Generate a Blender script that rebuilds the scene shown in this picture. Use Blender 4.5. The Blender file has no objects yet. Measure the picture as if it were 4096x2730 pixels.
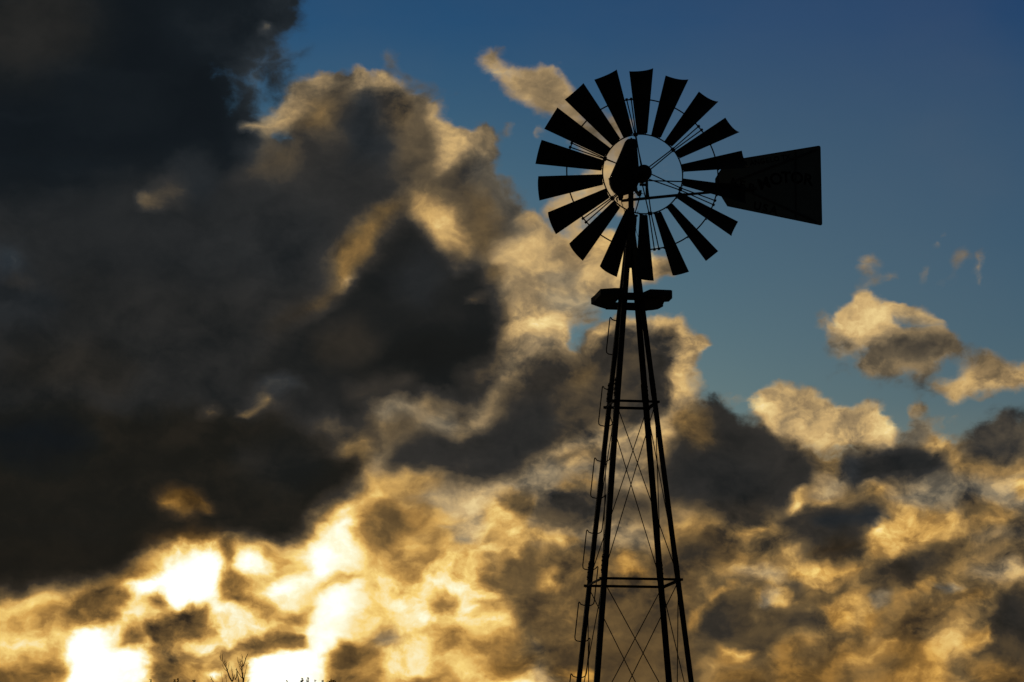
import bpy, bmesh, math, random
import numpy as np
from mathutils import Vector, Matrix

random.seed(7)
R = math.radians
scene = bpy.context.scene

# ------------------------------------------------------------------ camera
cam_data = bpy.data.cameras.new("camera")
cam_data.sensor_width = 36.0
cam_data.lens = 96.52
cam_data.clip_start = 0.1
cam_data.clip_end = 8000.0
camera = bpy.data.objects.new("camera", cam_data)
scene.collection.objects.link(camera)
camera.location = (0.0, 0.0, 1.6)
camera.rotation_euler = (R(90.0 + 10.603), 0.0, 0.0)
scene.camera = camera

# ------------------------------------------------------------------ exposure
scene.view_settings.view_transform = 'Standard'
scene.view_settings.look = 'None'
scene.view_settings.exposure = 0.0
scene.view_settings.gamma = 1.0
scene.view_settings.use_curve_mapping = False

# ------------------------------------------------------------------ sun, low behind the clouds (ahead, a little left)
SUN_EL, SUN_AZ = 5.6, -6.6                       # degrees; azimuth from +Y towards +X
sun_dir = Vector((math.sin(R(SUN_AZ)) * math.cos(R(SUN_EL)), math.cos(R(SUN_AZ)) * math.cos(R(SUN_EL)), math.sin(R(SUN_EL))))
sun_data = bpy.data.lights.new("sun", 'SUN')
sun_data.energy = 0.5
sun_data.angle = R(10.0)
sun_data.color = (1.0, 0.82, 0.58)
sun = bpy.data.objects.new("sun", sun_data)
scene.collection.objects.link(sun)
sun.rotation_euler = (-sun_dir).to_track_quat('-Z', 'Y').to_euler()

# ------------------------------------------------------------------ the sunset sky
# Cloud masses over the western horizon: outlines in degrees (azimuth, elevation).
# (brightness, cover, warmth, softness in degrees, strength, outline)
CLOUDS = [
    (0.3, 0.5, 0.15, 0.23, 1, (-2.89, 16.59, -2.61, 16.73, -2.37, 16.55, -2.27, 16.24, -2.04, 16.02, -2.32, 16.01, -2.60, 16.15, -2.79, 16.32)),
    (0.3, 0.55, 0.2, 0.21, 1, (-2.22, 16.15, -1.85, 16.02, -1.47, 15.80, -1.14, 15.57, -1.38, 15.53, -1.75, 15.69, -2.13, 15.88)),
    (0.58, 0.74, 0.294, 0.18, 1, (-0.74, 16.68, -0.53, 16.57, -0.25, 16.32, 0.22, 16.27, 0.55, 16.39, 0.93, 16.34, 1.11, 15.98, 1.44, 15.62, 1.25, 15.12, 0.97, 15.17, 0.60, 15.40, 0.03, 15.67, -0.20, 15.98, -0.63, 16.25)),
    (0.56, 0.7, 0.294, 0.23, 1, (0.69, 15.62, 1.44, 15.44, 2.09, 14.98, 2.28, 14.44, 1.99, 13.35, 1.24, 13.18, 0.97, 13.90, 1.53, 14.44, 0.97, 14.99)),
    (0.56, 0.5, 0.315, 0.26, 1, (2.44, 14.73, 2.24, 14.53, 1.98, 14.45, 1.72, 14.51, 1.53, 14.70, 1.47, 14.97, 1.56, 15.23, 1.76, 15.43, 2.02, 15.51, 2.29, 15.45, 2.47, 15.26, 2.53, 15.00)),
    (0.5, 0.22, 0.28, 0.31, 1, (3.73, 14.02, 3.60, 13.95, 3.35, 13.95, 3.03, 14.04, 2.74, 14.18, 2.55, 14.34, 2.50, 14.47, 2.63, 14.55, 2.88, 14.54, 3.20, 14.46, 3.49, 14.32, 3.69, 14.16)),
    (0.56, 0.55, 0.315, 0.17, 1, (2.30, 14.09, 2.24, 13.87, 2.14, 13.72, 2.05, 13.68, 1.98, 13.75, 1.95, 13.93, 1.97, 14.15, 2.03, 14.37, 2.13, 14.52, 2.22, 14.57, 2.29, 14.49, 2.32, 14.32)),
    (0.5, 0.65, 0.28, 0.09, 1, (-0.03, 15.08, -0.06, 15.01, -0.10, 14.96, -0.14, 14.95, -0.16, 14.98, -0.15, 15.04, -0.13, 15.12, -0.10, 15.19, -0.06, 15.24, -0.02, 15.25, -0.00, 15.22, -0.01, 15.16)),
    (0.5, 0.65, 0.28, 0.13, 1, (1.74, 14.94, 1.67, 14.91, 1.52, 14.93, 1.31, 14.99, 1.12, 15.07, 0.99, 15.16, 0.95, 15.22, 1.02, 15.24, 1.18, 15.22, 1.38, 15.16, 1.57, 15.08, 1.70, 15.00)),
    (0.52, 0.6, 0.28, 0.09, 1, (0.61, 14.95, 0.56, 14.89, 0.51, 14.85, 0.46, 14.85, 0.44, 14.89, 0.45, 14.95, 0.48, 15.03, 0.53, 15.09, 0.59, 15.13, 0.63, 15.13, 0.65, 15.09, 0.65, 15.03)),
    (0.5, 0.6, 0.28, 0.08, 1, (0.93, 16.16, 0.91, 16.13, 0.88, 16.11, 0.83, 16.11, 0.79, 16.11, 0.75, 16.13, 0.74, 16.16, 0.75, 16.19, 0.79, 16.21, 0.83, 16.21, 0.88, 16.21, 0.91, 16.19)),
    (0.5, 0.5, 0.28, 0.08, 1, (-0.08, 16.58, -0.11, 16.56, -0.17, 16.55, -0.26, 16.56, -0.34, 16.58, -0.40, 16.61, -0.42, 16.64, -0.39, 16.66, -0.32, 16.67, -0.24, 16.66, -0.16, 16.64, -0.10, 16.61)),
    (0.52, 0.6, 0.28, 0.19, 1, (7.72, 11.97, 7.67, 11.85, 7.59, 11.78, 7.51, 11.77, 7.45, 11.82, 7.43, 11.92, 7.44, 12.05, 7.50, 12.16, 7.58, 12.24, 7.66, 12.25, 7.72, 12.20, 7.74, 12.09)),
    (0.5, 0.55, 0.28, 0.13, 1, (8.16, 11.93, 8.14, 11.88, 8.07, 11.81, 7.95, 11.74, 7.83, 11.68, 7.73, 11.66, 7.68, 11.67, 7.69, 11.72, 7.77, 11.79, 7.88, 11.86, 8.01, 11.92, 8.11, 11.94)),
    (0.5, 0.5, 0.28, 0.15, 1, (8.85, 11.92, 8.83, 11.83, 8.78, 11.76, 8.74, 11.74, 8.71, 11.78, 8.70, 11.85, 8.71, 11.95, 8.74, 12.05, 8.78, 12.11, 8.82, 12.13, 8.85, 12.10, 8.87, 12.02)),
    (0.5, 0.55, 0.28, 0.16, 1, (9.62, 12.12, 9.57, 12.02, 9.51, 11.95, 9.45, 11.93, 9.40, 11.98, 9.39, 12.07, 9.41, 12.19, 9.46, 12.29, 9.52, 12.36, 9.58, 12.38, 9.63, 12.33, 9.64, 12.24)),
    (0.52, 0.6, 0.28, 0.15, 1, (9.95, 11.95, 9.91, 11.81, 9.86, 11.71, 9.81, 11.68, 9.78, 11.73, 9.77, 11.84, 9.79, 11.98, 9.83, 12.12, 9.88, 12.21, 9.93, 12.24, 9.96, 12.20, 9.97, 12.09)),
    (0.5, 0.5, 0.28, 0.13, 1, (9.17, 12.76, 9.17, 12.71, 9.12, 12.64, 9.04, 12.56, 8.94, 12.49, 8.85, 12.46, 8.80, 12.48, 8.80, 12.53, 8.85, 12.60, 8.93, 12.68, 9.03, 12.75, 9.12, 12.78)),
    (0.48, 0.5, 0.28, 0.10, 1, (9.41, 11.75, 9.38, 11.72, 9.30, 11.70, 9.18, 11.69, 9.07, 11.70, 8.99, 11.73, 8.96, 11.77, 8.99, 11.80, 9.08, 11.83, 9.19, 11.83, 9.30, 11.82, 9.38, 11.79)),
    (0.5, 1, 0.266, 0.17, 1, (-6.31, 14.63, -5.76, 15.01, -5.03, 15.43, -4.89, 15.68, -4.47, 15.86, -4.21, 16.00, -3.99, 15.95, -3.68, 16.00, -3.57, 16.17, -3.40, 16.20, -3.26, 16.07, -2.90, 16.11, -2.74, 16.09, -2.46, 15.97, -2.13, 15.75, -1.61, 15.54, -1.19, 15.12, -0.86, 15.06, -0.53, 15.15, -0.31, 14.90, -0.36, 14.58, -0.55, 14.27, -0.48, 13.81, 0.03, 13.45, 0.36, 13.36, 0.64, 13.00, 1.24, 12.63, 2.08, 12.36, 3.00, 12.26, 3.33, 12.14, 3.00, 11.85, 2.07, 11.68, 1.42, 11.45, 1.05, 10.91, 1.14, 10.46, 1.60, 10.45, 1.97, 10.91, 2.25, 11.16, 2.81, 11.04, 3.45, 11.09, 3.91, 10.71, 4.27, 10.57, 4.18, 10.39, 3.90, 10.16, 4.13, 9.71, 3.89, 9.30, 3.38, 8.99, 3.51, 8.08, 3.45, 2.96, -18.09, 2.82, -18.77, 14.23)),
    (0.42, 0.92, 0.5, 0.42, 1, (2.97, 8.54, 4.25, 8.75, 5.34, 8.74, 6.61, 8.41, 7.88, 8.47, 8.78, 8.63, 9.31, 8.35, 18.77, 7.76, 18.74, 7.24, 18.24, -1.12, 2.87, -1.18)),
    (0.2, 0.75, 0, 0.52, 1, (-6.36, 25.41, -4.43, 25.48, -4.59, 17.37, -4.57, 16.47, -5.03, 15.65, -5.58, 15.19, -6.13, 14.91)),
    (0.07, 1, 0.02, 0.78, 1, (-19.42, 24.27, -5.01, 25.46, -5.34, 17.44, -5.80, 16.80, -6.15, 15.89, -5.95, 15.00, -5.48, 14.66, -5.00, 14.22, -8.07, 11.26, -18.56, 10.79)),
    (0.24, 0.5, 0, 0.26, 1, (-5.18, 16.10, -5.20, 15.92, -5.29, 15.79, -5.40, 15.74, -5.52, 15.78, -5.61, 15.91, -5.64, 16.09, -5.62, 16.27, -5.53, 16.40, -5.42, 16.45, -5.30, 16.41, -5.21, 16.28)),
    (0.1, 0.95, 0.05, 0.31, 1, (-5.44, 15.20, -5.39, 15.02, -5.44, 14.84, -5.57, 14.70, -5.76, 14.65, -5.94, 14.69, -6.08, 14.82, -6.13, 15.00, -6.09, 15.18, -5.95, 15.31, -5.77, 15.37, -5.58, 15.32)),
    (0.13, 0.9, 0, 0.31, 1, (-4.53, 17.42, -4.56, 17.29, -4.72, 17.14, -4.97, 17.01, -5.25, 16.94, -5.47, 16.95, -5.58, 17.02, -5.55, 17.15, -5.39, 17.30, -5.14, 17.43, -4.87, 17.50, -4.64, 17.49)),
    (0.12, 0.7, 0, 0.26, 1, (-5.00, 15.83, -5.02, 15.65, -5.08, 15.52, -5.17, 15.47, -5.25, 15.52, -5.31, 15.65, -5.34, 15.83, -5.32, 16.01, -5.26, 16.14, -5.18, 16.19, -5.09, 16.14, -5.03, 16.01)),
    (0.52, 1, 0.28, 0.10, 1, (-5.02, 17.07, -5.04, 17.02, -5.11, 16.98, -5.20, 16.95, -5.31, 16.94, -5.39, 16.96, -5.42, 16.99, -5.40, 17.03, -5.34, 17.08, -5.24, 17.11, -5.13, 17.12, -5.05, 17.10)),
    (0.24, 1, 0.35, 0.31, 1, (-4.88, 15.16, -4.47, 15.62, -3.91, 15.81, -3.25, 15.89, -2.60, 15.88, -2.03, 15.57, -1.56, 15.30, -1.19, 14.90, -0.86, 14.58, -0.53, 14.45, -0.29, 13.72, -0.25, 12.64, -1.64, 11.91, -3.48, 11.35, -6.24, 11.30, -6.29, 13.82, -5.38, 14.66)),
    (0.44, 1, 0.315, 0.18, 1, (-4.95, 15.28, -4.79, 15.55, -4.47, 15.77, -4.28, 15.72, -4.33, 15.44, -4.55, 15.17, -4.83, 15.03)),
    (0.58, 1, 0.294, 0.09, 1, (-4.42, 15.85, -4.21, 16.00, -4.02, 15.94, -4.08, 15.80, -4.26, 15.72)),
    (0.62, 1, 0.28, 0.08, 1, (-3.60, 16.02, -3.54, 16.17, -3.37, 16.19, -3.27, 16.07, -3.33, 15.90, -3.52, 15.90)),
    (0.58, 1, 0.28, 0.07, 1, (-2.93, 16.05, -2.79, 16.12, -2.67, 16.04, -2.74, 15.96)),
    (0.36, 1, 0.45, 0.21, 1, (-3.91, 15.30, -3.94, 15.19, -4.02, 15.11, -4.13, 15.08, -4.25, 15.11, -4.33, 15.18, -4.36, 15.29, -4.33, 15.40, -4.25, 15.48, -4.14, 15.51, -4.03, 15.48, -3.94, 15.41)),
    (0.36, 1, 0.5, 0.21, 1, (-3.99, 15.05, -4.03, 14.98, -4.13, 14.93, -4.27, 14.91, -4.41, 14.93, -4.51, 14.97, -4.55, 15.04, -4.52, 15.10, -4.41, 15.15, -4.27, 15.17, -4.13, 15.15, -4.03, 15.11)),
    (0.17, 1, 0.1, 0.27, 1, (-2.87, 15.38, -2.92, 15.15, -3.03, 14.99, -3.20, 14.92, -3.36, 14.98, -3.48, 15.14, -3.53, 15.37, -3.49, 15.59, -3.37, 15.76, -3.21, 15.82, -3.04, 15.77, -2.92, 15.60)),
    (0.16, 1, 0.1, 0.37, 1, (-2.49, 14.62, -2.58, 14.30, -2.82, 14.06, -3.14, 13.98, -3.47, 14.06, -3.71, 14.28, -3.80, 14.60, -3.72, 14.92, -3.48, 15.15, -3.15, 15.24, -2.83, 15.16, -2.58, 14.93)),
    (0.2, 1, 0.3, 0.26, 1, (-3.52, 14.56, -3.59, 14.33, -3.80, 14.16, -4.07, 14.10, -4.35, 14.15, -4.56, 14.31, -4.64, 14.54, -4.57, 14.76, -4.36, 14.93, -4.09, 15.00, -3.81, 14.94, -3.60, 14.78)),
    (0.4, 1, 0.42, 0.17, 1, (-2.55, 15.65, -2.22, 15.66, -2.03, 15.39, -2.26, 15.20, -2.55, 15.32)),
    (0.55, 1, 0.28, 0.08, 1, (-1.80, 15.60, -1.66, 15.54, -1.58, 15.42, -1.70, 15.44)),
    (0.48, 1, 0.294, 0.18, 1, (-1.58, 15.33, -1.23, 15.12, -1.00, 14.90, -1.04, 14.58, -1.28, 14.35, -1.51, 14.08, -1.65, 14.44, -1.61, 14.89)),
    (0.6, 1, 0.294, 0.14, 1, (-1.23, 15.06, -0.86, 15.03, -0.51, 15.13, -0.33, 14.88, -0.44, 14.67, -0.76, 14.76, -0.95, 14.58, -1.18, 14.72)),
    (0.27, 1, 0.35, 0.23, 1, (-1.63, 14.94, -1.62, 14.69, -1.68, 14.49, -1.80, 14.40, -1.94, 14.45, -2.06, 14.61, -2.15, 14.85, -2.16, 15.10, -2.10, 15.29, -1.98, 15.38, -1.84, 15.34, -1.71, 15.18)),
    (0.3, 1, 0.2, 0.25, 1, (-0.29, 14.22, -0.34, 14.04, -0.48, 13.91, -0.67, 13.86, -0.85, 13.91, -0.99, 14.04, -1.04, 14.22, -0.99, 14.40, -0.86, 14.53, -0.67, 14.58, -0.48, 14.53, -0.34, 14.40)),
    (0.3, 0.8, 0.2, 0.37, 1, (0.22, 13.81, 0.16, 13.59, -0.01, 13.42, -0.25, 13.36, -0.48, 13.42, -0.65, 13.59, -0.71, 13.81, -0.65, 14.04, -0.48, 14.21, -0.25, 14.27, -0.01, 14.21, 0.16, 14.04)),
    (0.32, 0.9, 0.2, 0.31, 1, (0.22, 13.18, 0.17, 13.00, 0.03, 12.87, -0.15, 12.82, -0.34, 12.87, -0.48, 13.00, -0.53, 13.18, -0.48, 13.36, -0.34, 13.49, -0.15, 13.54, 0.03, 13.49, 0.17, 13.36)),
    (0.17, 1, 0.25, 0.47, 1, (-5.37, 13.85, -3.89, 14.33, -2.58, 14.16, -2.21, 13.81, -2.85, 13.26, -3.50, 12.79, -4.41, 11.88, -6.24, 11.30, -6.82, 12.55)),
    (0.145, 1, 0.2, 0.63, 1, (-9.05, 13.74, -6.49, 14.36, -5.18, 13.76, -4.06, 13.33, -3.68, 12.61, -4.59, 11.51, -5.68, 10.41, -18.46, 9.07, -18.66, 12.51)),
    (0.42, 1, 0.42, 0.29, 1, (-2.58, 13.58, -2.02, 13.81, -1.18, 13.59, -0.85, 13.00, -0.99, 12.41, -1.45, 12.45, -2.06, 13.17)),
    (0.54, 1, 0.385, 0.25, 1, (-1.15, 13.09, -1.18, 12.91, -1.28, 12.77, -1.41, 12.72, -1.54, 12.77, -1.64, 12.90, -1.67, 13.08, -1.64, 13.27, -1.54, 13.40, -1.41, 13.45, -1.28, 13.40, -1.19, 13.27)),
    (0.48, 1, 0.35, 0.21, 1, (-0.42, 13.50, -0.44, 13.40, -0.52, 13.32, -0.62, 13.30, -0.72, 13.32, -0.80, 13.40, -0.83, 13.50, -0.80, 13.60, -0.72, 13.67, -0.62, 13.70, -0.52, 13.67, -0.44, 13.60)),
    (0.3, 1, 0.45, 0.26, 1, (-1.04, 13.81, -0.62, 13.90, -0.25, 13.00, -0.53, 12.45, -0.99, 12.82)),
    (0.38, 1, 0.6, 0.25, 1, (-3.59, 12.52, -3.04, 13.12, -2.71, 13.17, -2.87, 12.53, -3.03, 12.12, -3.44, 11.80, -3.77, 11.89)),
    (0.34, 1, 0.55, 0.23, 1, (-2.23, 13.48, -2.25, 13.38, -2.35, 13.28, -2.52, 13.20, -2.70, 13.15, -2.85, 13.16, -2.92, 13.22, -2.91, 13.31, -2.80, 13.42, -2.64, 13.50, -2.45, 13.54, -2.30, 13.54)),
    (0.62, 1, 0.35, 0.10, 1, (-3.17, 11.91, -3.19, 11.85, -3.26, 11.78, -3.38, 11.72, -3.50, 11.69, -3.61, 11.69, -3.66, 11.73, -3.64, 11.79, -3.57, 11.85, -3.45, 11.91, -3.32, 11.94, -3.22, 11.94)),
    (0.23, 1, 0.6, 0.36, 1, (-5.68, 10.77, -4.41, 11.42, -3.58, 11.62, -4.03, 11.16, -4.95, 10.60)),
    (0.14, 1, 0.3, 0.73, 1, (-8.77, 16.96, -8.95, 16.33, -9.48, 15.85, -10.20, 15.65, -10.93, 15.78, -11.48, 16.21, -11.70, 16.81, -11.53, 17.44, -11.01, 17.92, -10.29, 18.13, -9.55, 18.00, -8.99, 17.57)),
    (0.11, 1, 0.02, 0.63, 1, (-5.24, 17.08, -5.39, 16.81, -5.79, 16.60, -6.35, 16.52, -6.91, 16.57, -7.32, 16.75, -7.48, 17.01, -7.34, 17.28, -6.93, 17.49, -6.37, 17.58, -5.81, 17.53, -5.40, 17.35)),
    (0.11, 1, 0.05, 0.63, 1, (-7.53, 15.31, -7.67, 15.04, -8.07, 14.83, -8.62, 14.74, -9.17, 14.79, -9.58, 14.97, -9.73, 15.23, -9.59, 15.50, -9.20, 15.72, -8.65, 15.81, -8.09, 15.76, -7.68, 15.58)),
    (0.14, 1, 0.28, 0.63, 1, (-18.63, 11.99, -4.41, 11.70, -4.95, 10.78, -5.29, 9.51, -4.37, 8.62, -5.26, 7.70, -18.35, 7.35)),
    (0.14, 1, 0.15, 0.31, 1, (-18.63, 11.99, -10.27, 12.44, -9.98, 11.74, -9.51, 11.21, -10.21, 10.65, -18.53, 10.27)),
    (0.2, 1, 0, 0.21, 1, (-10.29, 12.04, -10.33, 11.91, -10.44, 11.82, -10.59, 11.78, -10.75, 11.80, -10.87, 11.89, -10.92, 12.01, -10.88, 12.14, -10.77, 12.24, -10.61, 12.28, -10.45, 12.25, -10.33, 12.16)),
    (0.2, 1, 0.3, 0.16, 1, (-10.08, 11.61, -10.13, 11.57, -10.25, 11.57, -10.40, 11.59, -10.55, 11.64, -10.66, 11.69, -10.69, 11.75, -10.64, 11.78, -10.52, 11.79, -10.36, 11.76, -10.21, 11.72, -10.11, 11.66)),
    (0.16, 1, 0.1, 0.31, 1, (-6.41, 13.85, -6.56, 13.61, -6.79, 13.48, -7.03, 13.48, -7.22, 13.62, -7.32, 13.86, -7.29, 14.13, -7.14, 14.37, -6.92, 14.50, -6.67, 14.50, -6.48, 14.36, -6.38, 14.12)),
    (0.38, 1, 0.35, 0.15, 1, (-7.47, 13.45, -7.46, 13.33, -7.52, 13.23, -7.63, 13.15, -7.76, 13.13, -7.88, 13.17, -7.95, 13.26, -7.96, 13.37, -7.90, 13.48, -7.79, 13.55, -7.66, 13.57, -7.54, 13.53)),
    (0.25, 1, 0.3, 0.26, 1, (-7.03, 13.80, -7.00, 13.66, -7.07, 13.51, -7.21, 13.39, -7.38, 13.32, -7.55, 13.34, -7.66, 13.43, -7.69, 13.57, -7.63, 13.72, -7.49, 13.84, -7.32, 13.91, -7.15, 13.89)),
    (0.5, 1, 0.28, 0.09, 1, (-4.93, 14.93, -5.00, 14.91, -5.18, 14.91, -5.41, 14.94, -5.63, 14.99, -5.79, 15.05, -5.85, 15.10, -5.78, 15.13, -5.60, 15.13, -5.37, 15.10, -5.15, 15.04, -4.99, 14.98)),
    (0.2, 0.6, 0.1, 0.16, 1, (-4.78, 14.76, -4.81, 14.69, -4.90, 14.64, -5.01, 14.62, -5.13, 14.64, -5.21, 14.68, -5.25, 14.75, -5.22, 14.82, -5.13, 14.87, -5.02, 14.89, -4.90, 14.87, -4.81, 14.83)),
    (0.115, 1, 0.32, 0.27, 1, (-2.25, 13.53, -2.57, 12.90, -2.85, 12.62, -2.95, 11.99, -3.49, 11.60, -4.22, 11.11, -5.13, 10.60, -5.67, 9.87, -5.11, 9.24, -4.37, 8.98, -3.55, 8.76, -2.54, 9.04, -1.44, 9.50, -0.80, 9.28, -0.43, 9.41, -0.20, 10.00, -0.38, 10.55, -0.25, 11.00, -0.34, 11.73, -0.48, 12.27, -0.85, 12.36, -1.27, 12.09, -1.59, 12.36, -1.92, 12.99)),
    (0.075, 1, 0.4, 0.52, 1, (-0.26, 10.40, -0.43, 10.10, -0.97, 9.82, -1.73, 9.64, -2.52, 9.60, -3.11, 9.72, -3.36, 9.95, -3.19, 10.25, -2.66, 10.53, -1.89, 10.72, -1.11, 10.76, -0.51, 10.64)),
    (0.15, 1, 0.2, 0.36, 1, (-1.45, 11.91, -1.52, 11.59, -1.73, 11.36, -2.00, 11.27, -2.28, 11.35, -2.49, 11.58, -2.56, 11.90, -2.49, 12.22, -2.29, 12.45, -2.01, 12.54, -1.73, 12.46, -1.53, 12.22)),
    (0.36, 1, 0.5, 0.10, 1, (-0.47, 11.52, -0.49, 11.48, -0.56, 11.43, -0.67, 11.39, -0.79, 11.37, -0.88, 11.37, -0.91, 11.40, -0.89, 11.44, -0.82, 11.48, -0.71, 11.52, -0.59, 11.54, -0.51, 11.54)),
    (0.27, 1, 0.45, 0.23, 1, (-0.06, 10.63, -0.11, 10.27, -0.20, 10.01, -0.29, 9.92, -0.36, 10.02, -0.40, 10.29, -0.39, 10.65, -0.34, 11.01, -0.25, 11.27, -0.16, 11.36, -0.09, 11.26, -0.05, 10.99)),
    (0.3, 1, 0.45, 0.21, 1, (-0.19, 11.98, -0.27, 11.86, -0.37, 11.79, -0.48, 11.79, -0.56, 11.86, -0.60, 11.98, -0.58, 12.11, -0.50, 12.23, -0.40, 12.30, -0.29, 12.30, -0.21, 12.23, -0.17, 12.12)),
    (0.24, 1, 0.4, 0.26, 1, (-0.29, 10.00, -0.27, 9.86, -0.33, 9.71, -0.47, 9.59, -0.65, 9.53, -0.82, 9.55, -0.93, 9.64, -0.96, 9.78, -0.89, 9.93, -0.75, 10.06, -0.57, 10.12, -0.41, 10.10)),
    (0.2, 1, 0.4, 0.31, 1, (-1.93, 9.76, -2.00, 9.60, -2.27, 9.42, -2.65, 9.28, -3.06, 9.20, -3.38, 9.22, -3.52, 9.32, -3.45, 9.48, -3.19, 9.66, -2.80, 9.80, -2.39, 9.87, -2.07, 9.86)),
    (0.17, 1, 0.45, 0.37, 1, (-2.74, 10.45, -2.83, 10.22, -3.10, 10.05, -3.47, 9.99, -3.84, 10.04, -4.11, 10.20, -4.21, 10.43, -4.11, 10.66, -3.85, 10.83, -3.48, 10.89, -3.11, 10.84, -2.84, 10.67)),
    (0.24, 1, 0.3, 0.15, 1, (-0.85, 12.18, -0.88, 12.11, -0.97, 12.06, -1.08, 12.04, -1.20, 12.06, -1.28, 12.11, -1.31, 12.18, -1.28, 12.25, -1.20, 12.30, -1.08, 12.32, -0.97, 12.30, -0.88, 12.25)),
    (0.63, 1, 0.294, 0.29, 1, (-0.11, 12.82, 0.50, 13.00, 1.43, 12.54, 2.08, 12.27, 3.19, 12.15, 2.72, 11.90, 1.61, 11.72, 0.87, 11.91, 0.22, 11.91)),
    (0.58, 1, 0.294, 0.23, 1, (-0.11, 12.27, 0.40, 12.09, 0.77, 11.64, 1.14, 11.18, 1.23, 10.64, 0.68, 10.46, 0.03, 10.55, -0.29, 10.46, -0.11, 11.18)),
    (0.52, 1, 0.28, 0.26, 1, (1.21, 11.30, 1.12, 11.23, 0.94, 11.23, 0.71, 11.29, 0.50, 11.39, 0.37, 11.51, 0.34, 11.61, 0.43, 11.68, 0.61, 11.68, 0.84, 11.63, 1.05, 11.52, 1.18, 11.41)),
    (0.5, 1, 0.14, 0.26, 1, (1.42, 11.91, 1.37, 11.85, 1.24, 11.81, 1.05, 11.80, 0.87, 11.82, 0.73, 11.86, 0.68, 11.91, 0.73, 11.96, 0.87, 12.00, 1.05, 12.02, 1.24, 12.00, 1.37, 11.96)),
    (0.5, 0.85, 0.07, 0.31, 1, (1.65, 11.36, 1.60, 11.27, 1.44, 11.21, 1.24, 11.18, 1.03, 11.21, 0.88, 11.27, 0.82, 11.36, 0.88, 11.46, 1.03, 11.52, 1.24, 11.54, 1.45, 11.52, 1.60, 11.45)),
    (0.38, 1, 0.3, 0.31, 1, (-0.15, 10.55, 0.68, 10.37, 1.05, 10.46, 0.77, 9.91, 0.22, 9.55, -0.20, 9.19, -0.43, 9.10)),
    (0.19, 1, 0.4, 0.31, 1, (-5.29, 9.15, -3.82, 8.76, -2.91, 8.99, -2.72, 8.27, -3.17, 8.09, -4.00, 8.44, -4.92, 8.79)),
    (0.36, 1, 0.4, 0.25, 1, (-3.00, 8.95, -2.36, 9.22, -1.62, 9.41, -0.98, 9.32, -1.16, 8.87, -1.99, 8.77, -2.53, 8.36, -2.81, 8.45)),
    (0.56, 1, 0.45, 0.16, 1, (-3.59, 8.49, -3.18, 8.67, -2.99, 8.45, -3.08, 8.00, -3.44, 7.72, -3.72, 8.08)),
    (0.5, 1, 0.175, 0.17, 1, (-1.99, 9.04, -1.35, 9.27, -1.21, 9.00, -1.44, 8.64, -1.76, 8.55, -1.99, 8.77)),
    (0.46, 1, 0.175, 0.19, 1, (-1.86, 9.23, -1.92, 9.14, -2.11, 9.04, -2.37, 8.97, -2.65, 8.94, -2.86, 8.97, -2.94, 9.03, -2.89, 9.13, -2.70, 9.22, -2.43, 9.29, -2.16, 9.32, -1.95, 9.30)),
    (0.21, 1, 0.42, 0.29, 1, (-2.62, 7.86, -2.58, 8.27, -2.08, 8.77, -1.25, 8.59, -0.61, 8.96, -0.15, 9.59, 0.59, 10.09, 1.42, 10.45, 2.06, 10.68, 2.53, 10.74, 3.35, 10.44, 3.62, 9.89, 3.34, 9.26, 2.60, 9.00, 1.87, 8.91, 1.41, 8.59, 0.77, 8.14, -0.43, 7.63, -1.16, 7.51, -1.98, 7.73)),
    (0.15, 1, 0.3, 0.31, 1, (-1.07, 8.10, -0.70, 8.82, 0.03, 9.32, 0.58, 9.46, 1.04, 9.00, 0.67, 8.37, -0.24, 7.83, -0.88, 7.73)),
    (0.18, 1, 0.32, 0.29, 1, (-2.58, 7.86, -2.49, 8.36, -1.90, 8.71, -1.07, 8.50, -0.61, 8.64, -0.52, 8.10, -1.25, 7.69, -2.07, 7.82)),
    (0.2, 1, 0.4, 0.29, 1, (3.44, 9.71, 3.35, 9.49, 3.11, 9.32, 2.79, 9.27, 2.47, 9.33, 2.24, 9.50, 2.15, 9.72, 2.24, 9.95, 2.48, 10.12, 2.80, 10.17, 3.12, 10.11, 3.35, 9.94)),
    (0.3, 1, 0.5, 0.21, 1, (1.83, 10.18, 1.83, 10.08, 1.75, 9.95, 1.60, 9.84, 1.43, 9.77, 1.28, 9.77, 1.19, 9.82, 1.18, 9.92, 1.27, 10.05, 1.42, 10.16, 1.59, 10.23, 1.74, 10.23)),
    (0.2, 1, 0.4, 0.21, 1, (2.29, 9.54, 2.24, 9.36, 2.12, 9.23, 1.96, 9.18, 1.80, 9.23, 1.69, 9.36, 1.64, 9.55, 1.69, 9.73, 1.81, 9.86, 1.97, 9.91, 2.13, 9.86, 2.25, 9.72)),
    (0.64, 1, 0.35, 0.13, 1, (1.65, 10.54, 2.02, 10.92, 2.25, 11.13, 2.53, 10.99, 2.25, 10.72, 1.97, 10.54)),
    (0.62, 1, 0.35, 0.15, 1, (2.90, 11.03, 3.45, 11.07, 3.91, 10.69, 4.26, 10.56, 4.13, 10.39, 3.88, 10.16, 4.10, 9.71, 3.85, 9.30, 3.38, 9.13, 3.44, 9.71, 3.67, 10.26, 3.26, 10.53, 2.90, 10.76)),
    (0.4, 1, 0.4, 0.17, 1, (3.49, 10.71, 3.46, 10.64, 3.38, 10.59, 3.26, 10.58, 3.15, 10.60, 3.06, 10.65, 3.03, 10.72, 3.07, 10.78, 3.15, 10.83, 3.27, 10.85, 3.38, 10.83, 3.46, 10.78)),
    (0.55, 0.7, 0.14, 0.15, 1, (4.07, 9.12, 4.03, 9.01, 3.93, 8.92, 3.79, 8.89, 3.66, 8.93, 3.56, 9.01, 3.52, 9.12, 3.56, 9.24, 3.66, 9.32, 3.80, 9.35, 3.94, 9.32, 4.04, 9.23)),
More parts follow.
